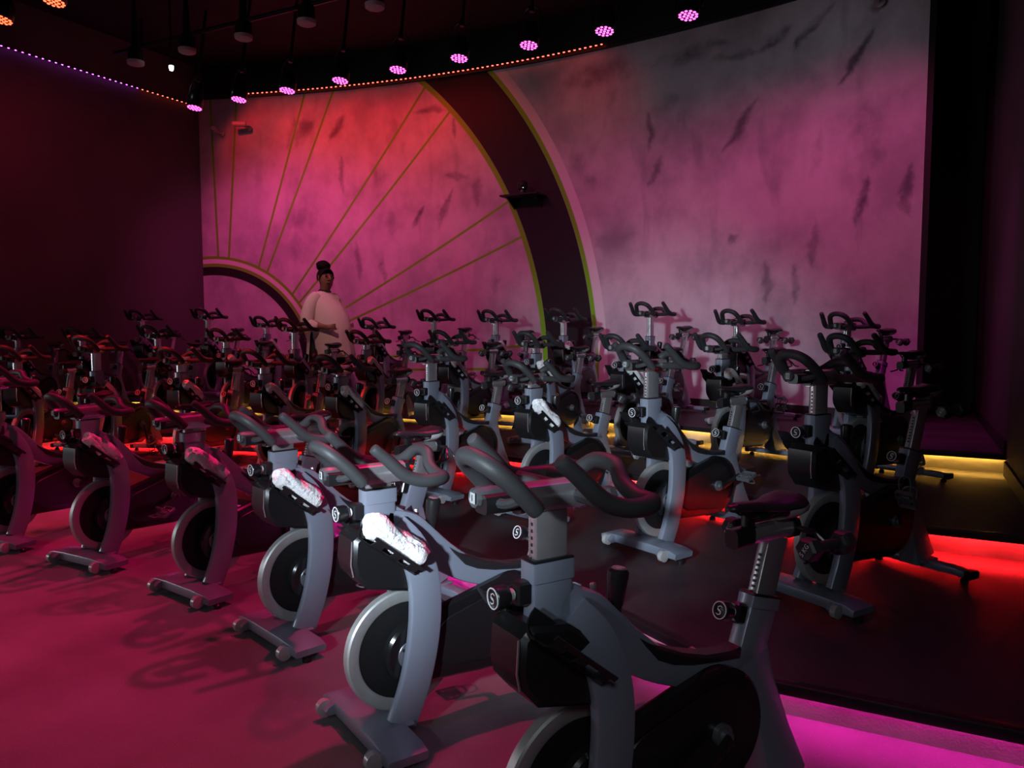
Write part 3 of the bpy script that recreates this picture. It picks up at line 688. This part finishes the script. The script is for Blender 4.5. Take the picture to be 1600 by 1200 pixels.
    hb.tube([(-.208, -.105, .262), (-.215, -.06, .222), (-.225, .0, .165), (-.236, .055, .142), (-.240, .11, .138), (-.222, .155, .140), (-.165, .160, .143), (-.10, .165, .166), (-.045, .185, .203), (.045, .185, .203), (.10, .165, .166), (.165, .160, .143), (.222, .155, .140), (.240, .11, .138), (.236, .055, .142), (.225, 0, .165), (.215, -.06, .222), (.208, -.105, .262)],
        [.0200, .0215, .0235, .0235, .024, .0245, .024, .023, .023, .023, .023, .024, .0245, .024, .0235, .0235, .0215, .0200], 12, True, 4)
    hb.tube([(-.225, .04, .142), (-.12, .07, .136), (0, .075, .135), (.12, .07, .136), (.225, .04, .142)], [.020, .021, .021, .021, .020], 10, False, 4)
    hb.build('handlebar', M['rubber'], B, loc=(0, 0, .95))
    ab = MB(); ab.tube([(-.103, -.105, .130), (-.092, -.155, .185), (-.070, -.205, .233), (-.025, -.228, .255), (.025, -.228, .255), (.070, -.205, .233), (.092, -.155, .185), (.103, -.105, .130)], [.0225, .0235, .024, .0235, .0235, .024, .0235, .0225], 12, True, 4)
    ab.tube([(-.098, -.135, .160), (-.05, -.16, .14), (.05, -.16, .14), (.098, -.135, .160)], .013, 8, False, 3)
    ab.build('aero_bar', M['rubber'], B, loc=(0, 0, .95))
    dl = MB().lathe([(-.205, .020), (-.21, .025), (-.195, .028), (-.155, .028), (-.145, .025), (-.12, .025)], (-.02, 0, .148), 'y', 10).build('number_dial', M['dial'], B, loc=(0, 0, .95))
    MB().box((-.02, -.2115, .148), (.022, .003, .028), b=.001).build('number_plate', M['sadwhite'], dl)
    # --- seat post, slider, saddle -----------------------------------------------------------
    sp = MB().sweep([(0, -.055, -.20), (0, .062, .185)], lambda i: rrect(.046, .021, .008)).build('seat_post', M['chrome'], B, loc=(0, .818, .70))
    mb = MB()
    for k in range(9): u = .005 + k * .016; mb.box((0, -.0455 + u * .31, u), (.009, .003, .008), Matrix.Rotation(R(-17), 3, 'X'))
    mb.build('height_marks', M['plastic'], sp)
    MB().sweep([(0, -.055, .205), (0, .130, .205)], lambda i: rrect(.031, .030, .024), up=(1, 0, 0)).build('saddle_slider', M['chrome'], B, loc=(0, .818, .70))
    sc = MB(); sc.sweep([(0, -.135, .200), (0, -.045, .205)], lambda i: rrect(.030, .026, .014), up=(1, 0, 0)); sc.sweep([(0, .120, .205), (0, .150, .205)], lambda i: rrect(.034, .034, .024), up=(1, 0, 0))
    sc.sweep([(0, -.065, .20), (0, -.06, .275)], lambda i: rrect(.018, .016, .006))
    for sx in (-1, 1): sc.tube([(sx * .012, -.11, .283), (sx * .018, -.06, .262), (sx * .024, .02, .262), (sx * .04, .075, .285)], .0045, 6)
    sc.box((0, -.02, .262), (.07, .05, .016), b=.004)
    sc.tube([(-.09, .14, .205), (.09, .14, .205)], .010, 8, False, 1)
    for sx in (-1, 1):
        sc.tube([(sx * .09, .14, .205), (sx * .12, .12, .180), (sx * .145, .10, .150), (sx * .15, .02, .142)], .006, 6)
        sc.tube([(sx * .09, .14, .205), (sx * .12, .15, .180), (sx * .145, .16, .150), (sx * .15, .22, .142)], .006, 6)
    sc.build('saddle_clamp', M['plastic'], B, loc=(0, .818, .70))
    # saddle: lofted
    vs = []; fs = []; n = 16
    sta = [(-.150, .006, .296, .010), (-.145, .018, .300, .018), (-.12, .024, .302, .024), (-.06, .028, .298, .026), (.0, .042, .294, .028), (.05, .066, .294, .031), (.09, .082, .300, .034), (.125, .080, .306, .034), (.145, .060, .306, .028), (.152, .030, .304, .016)]
    for y, hwid, zc_, th in sta:
        for j in range(n):
            a = 2 * PI * j / n; cx, sz = math.cos(a), math.sin(a)
            zz = zc_ + (th * .5 * sz if sz > 0 else th * .9 * sz * (abs(cx) ** .3 if abs(cx) > .01 else .3)) - (cx * cx) * th * .25
            if sz > .6: zz -= .004 * (1 - abs(cx) * 3) if abs(cx) < .33 else 0
            vs.append((hwid * cx, y, zz))
    for i in range(len(sta) - 1):
        for j in range(n): a = i * n + j; b = i * n + (j + 1) % n; fs.append((a, b, b + n, a + n))
    fs += [tuple(range(n - 1, -1, -1)), tuple(range((len(sta) - 1) * n, len(sta) * n))]
    sd = MB().add(vs, fs).build('saddle', M['saddle'], B, 60, loc=(0, .818, .70))
    # pale underside shell at the back
    mb = MB(); vs = []; fs = []
    for y, hwid, zc_, th in sta[5:]:
        for j in range(9):
            a = PI + PI * j / 8; cx, sz = math.cos(a), math.sin(a); vs.append((hwid * cx * 1.03, y + .003, zc_ - .014 + th * 1.35 * sz))
    for i in range(len(sta[5:]) - 1):
        for j in range(8): a = i * 9 + j; fs.append((a, a + 1, a + 10, a + 9))
    fs.append(tuple(range((len(sta[5:]) - 1) * 9, len(sta[5:]) * 9)))
    mb.add(vs, fs).build('saddle_shell', M['sadwhite'], sd, 60)
    return B
proto = make_bike()
SLIDE = {'handlebar_post', 'handlebar_clamp', 'handlebar', 'aero_bar', 'number_dial'}
SADDLE = {'seat_post', 'saddle_slider', 'saddle_clamp', 'saddle'}
base = lambda n: n.split('.')[0]

# towels
def towel_mesh(seed):
    rnd = random.Random(seed); L_ = .265; n = 46; k = 34; mb = MB(); vs = []; fs = []
    ph = [rnd.uniform(0, 6) for _ in range(6)]; am = rnd.uniform(.10, .18)
    for i in range(n + 1):
        t = i / n; y = (t - .5) * L_
        endr = .80 + .20 * min(1, min(t, 1 - t) * 9)
        for j in range(k):
            a = 2 * PI * j / k
            r = .047 * endr * (1 + am * math.sin(2.2 * t * PI + ph[0]) * .7 + .06 * math.sin(3 * a + ph[1] + 3 * t) + .035 * math.sin(9 * a + 14 * t + ph[2]) + rnd.uniform(-.035, .035) + .05 * math.sin(a * 2 + t * 9 + ph[4]))
            if abs(a - 1.1 - .4 * math.sin(5 * t + ph[3])) < .13: r *= .86   # free edge of the roll
            yy_ = y + (.010 * math.sin(a * 2 + ph[4]) if i in (0, n) else 0)
            vs.append((r * math.cos(a), yy_, r * math.sin(a)))
    for i in range(n):
        for j in range(k): a = i * k + j; b = i * k + (j + 1) % k; fs.append((a, b, b + k, a + k))
    mb.add(vs, fs)
    for e, sg_ in ((0, -1), (n, 1)):   # spiral rolled ends: stepped rings
        y0 = (e / n - .5) * L_; prev = [e * k + j for j in range(k)]
        for q, (rr, dy) in enumerate(((.70, -.000), (.62, .012), (.44, .004), (.34, .014), (.16, .004), (.04, .008))):
            off = len(mb.v)
            mb.v += [(.042 * rr * .8 * math.cos(2 * PI * j / k) * (1 + .12 * j / k), y0 - sg_ * dy, .042 * rr * .8 * math.sin(2 * PI * j / k) * (1 + .12 * j / k)) for j in range(k)]
            cur = [off + j for j in range(k)]
            for j in range(k): mb.f.append((prev[j], prev[(j + 1) % k], cur[(j + 1) % k], cur[j]))
            prev = cur
        mb.f.append(tuple(prev))
    # loose flap hanging off one side
    fl = []; w0 = rnd.uniform(-.10, .0)
    for i in range(7):
        for j in range(4):
            fl.append((.040 + .006 * math.sin(j + ph[5]), w0 + i * .018 + rnd.uniform(-.002, .002), .005 - j * .012 * (.5 + .5 * math.sin(i * .55)) ))
    off = len(mb.v); mb.v += fl; mb.v += [(x - .006, y, z) for x, y, z in fl]
    for i in range(6):
        for j in range(3):
            a = off + i * 4 + j; mb.f += [(a, a + 1, a + 5, a + 4), (a + 28, a + 32, a + 33, a + 29)]
    return mb.mesh('towel', M['towel'], 60)
TOW = [towel_mesh(s) for s in (3, 11, 23, 42)]
# dumbbells (hexagonal heads)
def make_dumbbell():
    t = empty('dumbbell')
    for i, sg_ in enumerate((-1, 1)):
        h = MB().lathe([(sg_ * .052, .022), (sg_ * .056, .032), (sg_ * .066, .038), (sg_ * .098, .038), (sg_ * .106, .030)], axis='y', n=6).build('hex_head', M['dumbbell'], t, 20)
    MB().lathe([(-.058, .014), (-.03, .016), (0, .0175), (.03, .016), (.058, .014)], axis='y', n=14).build('handle', M['dumbbell'], t)
    me = text_mesh('5 KG', .021, M['white'])
    x = bpy.data.objects.new('lettering', me); COL.objects.link(x); x.parent = t; x.location = (0, -.1065, 0); x.rotation_euler = (R(90), R(-60), 0)
    return t
db0 = make_dumbbell()

def add_dumbbells(pose, w, saddle_dz, side=(1, -1)):
    x, y, a, z = pose; a = R(a)
    for sx in side:
        o = db0 if not add_dumbbells.used else copy_tree(db0)
        add_dumbbells.used = True
        lx, ly, lz = sx * .150, .818 + .12, .70 + .142 + .038 + saddle_dz
        o.location = (x + math.cos(a) * lx - math.sin(a) * ly, y + math.sin(a) * lx + math.cos(a) * ly, z + lz); o.rotation_euler = (0, 0, a)
        tag(o, 'black hex dumbbell, %s side of the saddle, %s' % ('camera' if sx > 0 else 'far', w), 'dumbbell', 'dumbbells racked behind the saddles')
add_dumbbells.used = False

ORD = ['rightmost', 'second from right', 'third from right', 'fourth from right', 'fifth from right', 'sixth from right', 'seventh from right', 'eighth from right', 'ninth from right', 'tenth from right', 'leftmost']
ROWN = {1: 'front row', 2: 'second row', 3: 'third row', 4: 'back row'}
# row, x, y, heading, bar height offset, saddle offset, crank angle, towel, dumbbells, number, extra
BIKES = [
 (1, -.816, 1.785, -31, .033, .00, 28, 0, 2, '1', 'empty bottle cradle, nearest the camera'),
 (1, -1.746, 2.288, -28, -.078, -.05, 215, 1, 2, '2', 'brightly white-lit'),
 (1, -2.70, 2.79, -19, -.066, -.03, 30, 1, 0, '3', 'handlebars overlapping its neighbours'),
 (1, -3.63, 3.04, -10, -.073, -.02, 100, 1, 0, '4', ''),
 (1, -4.72, 3.14, -2, -.083, -.02, 25, 1, 0, '5', ''),
 (1, -5.70, 3.10, 7, .07, .02, 160, 0, 0, '6', 'cut by the left edge'),
 (2, -.391, 4.087, -31, .052, .05, 300, 0, 1, '12', 'dark against the red step'),
 (2, -1.394, 4.56, -25, .068, -.02, 200, 0, 0, '11', 'empty bottle cradle, knob in front'),
 (2, -2.373, 4.938, -17, -.066, -.05, 150, 1, 2, '10', 'bright towel in its cradle'),
 (2, -3.41, 5.19, -10, .048, -.02, 40, 0, 2, '9', 'empty bottle cradle'),
 (2, -4.42, 5.29, -2, -.069, -.03, 75, 1, 1, '', ''),
 (2, -5.31, 5.28, 5, -.034, .02, 10, 1, 0, '', ''),
 (2, -6.26, 5.14, 12, -.022, .03, 190, 1, 0, '', ''),
 (2, -7.18, 4.89, 19, .085, .04, 100, 0, 0, '', 'red-lit bars'),
 (2, -7.96, 4.58, 25, -.011, .00, 60, 1, 0, '', 'cut by the left edge'),
 (3, -.36, 6.17, -26, -.046, .02, 120, 1, 1, '', 'silhouetted against the mural'),
 (3, -1.40, 6.61, -20, -.050, .02, 240, 1, 0, '', 'red-lit saddle post'),
 (3, -2.38, 6.93, -15, -.062, .0, 10, 1, 2, '', ''),
 (3, -3.41, 7.15, -9, -.041, .0, 140, 1, 2, '', ''),
 (3, -4.53, 7.28, -4, -.033, .03, 70, 1, 2, '', ''),
 (3, -5.70, 7.29, 3, -.033, .0, 200, 1, 0, '', 'beside the standing woman'),
 (3, -6.72, 7.19, 8, .11, .0, 30, 0, 0, '', 'left of the standing woman'),
 (3, -7.70, 7.01, 13, -.013, .02, 100, 1, 0, '', ''),
 (3, -8.64, 6.74, 18, .026, .0, 60, 0, 0, '', ''),
 (3, -9.62, 6.37, 24, .0, .0, 10, 0, 0, '', ''),
 (3, -10.38, 5.99, 29, .004, .0, 90, 0, 0, '', 'close to the left wall'),
 (4, -.53, 8.03, -21, -.023, .03, 60, 0, 1, '', ''),
 (4, -1.63, 8.40, -16, .022, .03, 150, 0, 2, '', ''),
 (4, -2.66, 8.64, -11, .121, .06, 10, 0, 2, '', 'tallest bars by the white ring'),
 (4, -3.83, 8.82, -6, .068, .05, 100, 1, 2, '', 'in front of the black painted rim'),
 (4, -4.83, 8.89, -2, .061, .0, 35, 1, 0, '', ''),
 (4, -5.79, 8.89, 2, .077, .04, 190, 0, 0, '', ''),
 (4, -6.74, 8.82, 6, -.026, .0, 70, 0, 0, '', 'right of the woman'),
 (4, -7.64, 8.70, 10, -.02, .0, 20, 0, 0, '', 'hidden behind the woman'),
 (4, -8.51, 8.52, 14, -.001, .0, 110, 1, 0, '', ''),
 (4, -9.44, 8.25, 18, .123, .03, 60, 0, 0, '', 'in the left corner of the mural'),
 (4, -10.42, 7.87, 22, .101, .0, 20, 0, 0, '', 'close to the left wall'),
]
TZ = {1: H0, 2: H1, 3: H2, 4: H3}; cnt = {}; tn = 0
rnd = random.Random(5)
for bi, (row, x, y, a, hb, sz, ck, tw, db, num, extra) in enumerate(BIKES):
    i = cnt.get(row, 0); cnt[row] = i + 1
    total = sum(1 for b in BIKES if b[0] == row)
    pos = ORD[i] if i < total - 1 else 'leftmost'
    o = proto if bi == 0 else copy_tree(proto)
    o.location = (x, y, TZ[row]); o.rotation_euler = (0, 0, R(a))
    for ch in o.children:
        nm = base(ch.name)
        if nm in SLIDE: ch.location = (0, 0, .95 + hb)
        if nm in SADDLE: ch.location = (0, .818 + sz * .3, .70 + sz)
        if nm == 'crankset': ch.rotation_euler = (R(ck), 0, 0)
        if nm == 'number_dial' and num:
            me = text_mesh(num, .023, M['plastic']); t_ = bpy.data.objects.new('number', me); COL.objects.link(t_); t_.parent = ch
            t_.location = (-.02, -.2137, .148); t_.rotation_euler = (R(90), 0, 0)
    lab = 'grey spin bike, %s in the %s' % (pos, ROWN[row]) + (', ' + extra if extra else '')
    tag(o, ' '.join(lab.split()[:16]), 'exercise bike', 'spin bikes on the stepped platforms')
    where = '%s bike of the %s' % (pos, ROWN[row])
    if tw:
        A = Vector((.100, -.085, .838)); Bq = Vector((.100, .125, .672)); ax = (Bq - A).normalized(); c = (A + Bq) / 2 + Vector((.006, .002, .020))
        ca, sa = math.cos(R(a)), math.sin(R(a))
        t_ = bpy.data.objects.new('rolled_towel', TOW[tn % 4]); COL.objects.link(t_)
        t_.location = (x + ca * c.x - sa * c.y, y + sa * c.x + ca * c.y, TZ[row] + c.z)
        t_.rotation_euler = (Matrix.Rotation(R(a), 3, 'Z') @ Matrix.Rotation(math.atan2(ax.z, ax.y), 3, 'X') @ Matrix.Rotation(rnd.uniform(0, 1.2), 3, 'Y')).to_euler()
        tag(t_, 'rolled white towel in the cradle of the ' + where, 'towel', 'rolled white towels on the bikes'); tn += 1
    if db: add_dumbbells((x, y, a, TZ[row]), where, sz, (1, -1) if db == 2 else (1,))

# ------------------------------------------------------------------ the woman on the top platform
M['skin'] = mat('brown_skin', (.20, .095, .060), .5)
M['hair'] = mat('black_hair', (.005, .004, .004), .8, 0, .2, bump=.5, bscale=90)
M['sweater'] = mat('cream_knit_sweater', (.62, .56, .54), .95, 0, .1, bump=.6, bscale=120)
M['trousers'] = mat('black_trousers', (.012, .012, .014), .85)
def person():
    t = empty('person', (-7.26, 8.40, H3), R(0)); tag(t, 'woman in a cream sweater with a high bun, walking behind the bikes', 'person')
    # local: +x forward, -y her right side (towards the camera)
    V = []; Ed = []; Rr = []
    def v(p, r, par=None):
        V.append(p); Rr.append(r if isinstance(r, tuple) else (r, r))
        if par is not None: Ed.append((par, len(V) - 1))
        return len(V) - 1
    pel = v((.0, 0, .98), (.19, .20)); bel = v((.05, 0, 1.15), (.20, .20), pel); ch = v((.02, 0, 1.33), (.17, .19), bel); ub = v((-.03, 0, 1.47), (.12, .15), ch)
    nk = v((-.035, 0, 1.55), .075, ub); nk2 = v((-.015, 0, 1.60), .074, nk); jaw = v((.012, 0, 1.665), (.100, .095), nk2); hd = v((.0, 0, 1.745), (.120, .104), jaw); tp = v((-.008, 0, 1.812), (.104, .092), hd)
    for sy in (-1, 1):
        sh = v((-.04, sy * .19, 1.46), .075, ub)
        if sy < 0: el = v((-.05, -.30, 1.13), .056, sh); wr = v((.22, -.27, 1.05), .038, el); hn = v((.30, -.25, 1.06), (.040, .024), wr)
        else: el = v((.02, .30, 1.18), .056, sh); wr = v((.22, .20, 1.08), .036, el); hn = v((.28, .16, 1.09), (.038, .022), wr)
        for q in range(4):   # fingers, curled
            f1 = v((hn and V[hn][0] + .045 + .006 * (1.5 - abs(q - 1.5)), V[hn][1] + .012 * sy, V[hn][2] + .026 - q * .017), .0095, hn)
            v((V[f1][0] + .022, V[f1][1] - sy * .024, V[f1][2] - .008), .008, f1)
        th = v((V[hn][0] + .01, V[hn][1] - sy * .03, V[hn][2] + .035), .011, wr); v((V[th][0] + .03, V[th][1] - sy * .012, V[th][2] + .008), .009, th)
        hp = v((.0, sy * .11, .90), .125, pel); kn = v((.04 + .05 * sy, sy * .12, .50), .078, hp); an = v((-.02 + .06 * sy, sy * .12, .085), .045, kn); v((.14 + .06 * sy, sy * .13, .035), (.045, .03), an)
    me = bpy.data.meshes.new('body'); me.from_pydata(V, Ed, []); me.materials.append(M['skin'])
    o = bpy.data.objects.new('body', me); COL.objects.link(o); o.parent = t
    md = o.modifiers.new('skin', 'SKIN'); md.use_smooth_shade = True; md.branch_smoothing = .3
    for i, r in enumerate(Rr): me.skin_vertices[0].data[i].radius = r
    me.skin_vertices[0].data[0].use_root = True
    sb = o.modifiers.new('sub', 'SUBSURF'); sb.levels = 2; sb.render_levels = 2
    # face
    f = MB(); f.tube([(.092, 0, 1.775), (.112, 0, 1.745), (.104, 0, 1.735)], [.008, .014, .012], 8); f.tube([(.09, -.018, 1.732), (.104, 0, 1.735), (.09, .018, 1.732)], .010, 8); f.build('nose', M['skin'], t)
    MB().tube([(.082, -.028, 1.702), (.094, 0, 1.704), (.082, .028, 1.702)], [.005, .010, .005], 8).build('mouth', mat('lips', (.16, .05, .045), .4), t)
    for sy in (-1, 1):
        MB().lathe([(.070, .004), (.080, .011), (.087, .009), (.089, .003)], (0, sy * .033, 1.772), 'x', 12).build('eye', mat('eye_dark', (.03, .02, .02), .2), t)
        MB().tube([(.083, sy * .018, 1.793), (.082, sy * .036, 1.799), (.068, sy * .054, 1.792)], .0045, 6).build('eyebrow', M['hair'], t)
        MB().tube([(-.005, sy * .082, 1.785), (.01, sy * .088, 1.765), (.004, sy * .084, 1.735)], [.010, .012, .008], 8).build('ear', M['skin'], t)
    # hair and bun
    vs = []; fs = []; n = 20; st = []
    for i in range(9):
        ph = PI * .5 - i * PI * .5 / 8 * 1.28
        for j in range(n):
            a = 2 * PI * j / n; cx = math.cos(a)
            low = 1. if cx < .35 else max(.0, 1 - (cx - .35) * 1.9)
            p_ = PI * .5 - (PI * .5 - ph) * (.40 + .60 * low)
            vs.append((-.012 + .112 * math.cos(p_) * cx, .094 * math.cos(p_) * math.sin(a), 1.775 + .105 * math.sin(p_)))
    for i in range(8):
        for j in range(n): a = i * n + j; b = i * n + (j + 1) % n; fs.append((a, b, b + n, a + n))
    MB().add(vs, fs).build('hair', M['hair'], t, 60)
    vs = []; fs = []
    for i in range(9):
        ph = -PI / 2 + PI * i / 8
        for j in range(16): a = 2 * PI * j / 16; r_ = 1 + .08 * math.sin(3 * a + 4 * ph); vs.append((-.035 + .085 * r_ * math.cos(ph) * math.cos(a), .08 * r_ * math.cos(ph) * math.sin(a), 1.915 + .072 * math.sin(ph)))
    for i in range(8):
        for j in range(16): a = i * 16 + j; b = i * 16 + (j + 1) % 16; fs.append((a, b, b + 16, a + 16))
    MB().add(vs, fs).build('hair_bun', M['hair'], t, 60)
    for c_ in t.children:
        if base(c_.name) in ('nose', 'mouth', 'eye', 'eyebrow', 'ear', 'hair'): c_.scale = (1.24, 1.24, 1.22); c_.location = (0, 0, -.22 * 1.76 - .012); c_.rotation_euler = (0, 0, R(-24))
        if base(c_.name) == 'hair_bun': c_.scale = (1.2, 1.2, 1.1); c_.location = (0, 0, -.1 * 1.92)
    # sweater: lofted rings, wide hem, with sleeves
    rings = [(.060, .62, .42, .27), (.060, .64, .43, .275), (.055, .75, .405, .27), (.055, .88, .385, .265), (.055, 1.0, .365, .262), (.05, 1.12, .345, .258), (.03, 1.24, .305, .255), (.0, 1.34, .255, .25), (-.025, 1.42, .205, .24), (-.04, 1.49, .150, .205), (-.04, 1.535, .105, .14), (-.035, 1.565, .085, .095)]
    vs = []; fs = []; n = 44; rr = random.Random(2)
    for i, (cx, z, a_, b_) in enumerate(rings):
        for j in range(n):
            q = 2 * PI * j / n; fold = 1 + (.035 * math.sin(7 * q + z * 5) + .02 * math.sin(13 * q + 2)) * max(0, 1 - i / 8)
            zz = z + (.035 * math.cos(q) if i < 3 else 0)
            vs.append((cx + a_ * .90 * fold * math.cos(q), b_ * fold * math.sin(q), zz - (.03 if math.cos(q) < -.3 and i < 2 else 0)))
    for i in range(len(rings) - 1):
        for j in range(n):
            ang = 360 * (j + .5) / n
            if i < 4 and 247 - i * 0 < ang < 247 + (4 - i) * 9: continue       # side slit
            a = i * n + j; b = i * n + (j + 1) % n; fs.append((a, b, b + n, a + n))
    sw = MB().add(vs, fs)
    sw.tube([(-.04, -.16, 1.48), (-.06, -.24, 1.38), (-.070, -.31, 1.20), (-.045, -.325, 1.11), (.04, -.315, 1.075), (.085, -.305, 1.068)], [.09, .098, .095, .090, .078, .066], 14)
    sw.tube([(-.04, .16, 1.48), (-.02, .24, 1.38), (.02, .31, 1.22), (.06, .29, 1.16), (.12, .26, 1.12)], [.10, .105, .10, .09, .066], 14)
    s_ = sw.build('sweater', M['sweater'], t, 70)
    so = s_.modifiers.new('thick', 'SOLIDIFY'); so.thickness = .008
    ls = s_.modifiers.new('sub', 'SUBSURF'); ls.levels = 1; ls.render_levels = 1
    MB().lathe([(1.555, .098), (1.580, .078), (1.590, .070), (1.578, .068), (1.55, .09)], (-.03, 0, 0), 'z', 20, False).build('undershirt_collar', M['trousers'], t)
    # trousers and shoes
    tr = MB(); tr.tube([(0, 0, 1.06), (0, 0, .92), (0, 0, .84)], [.19, .20, .17], 16)
    for sy in (-1, 1):
        tr.tube([(.0, sy * .10, .90), (.02 + .025 * sy, sy * .12, .70), (.04 + .05 * sy, sy * .12, .50), (.0 + .055 * sy, sy * .12, .28), (-.02 + .06 * sy, sy * .12, .10)], [.145, .135, .100, .080, .062], 14)
    tr.build('trousers', M['trousers'], t)
    for sy in (-1, 1):
        MB().tube([(-.06 + .06 * sy, sy * .12, .048), (.02 + .06 * sy, sy * .125, .055), (.12 + .06 * sy, sy * .13, .045), (.19 + .06 * sy, sy * .135, .038)], [.042, .050, .044, .034], 12).build('shoe', M['plastic'], t)
    return t
person()
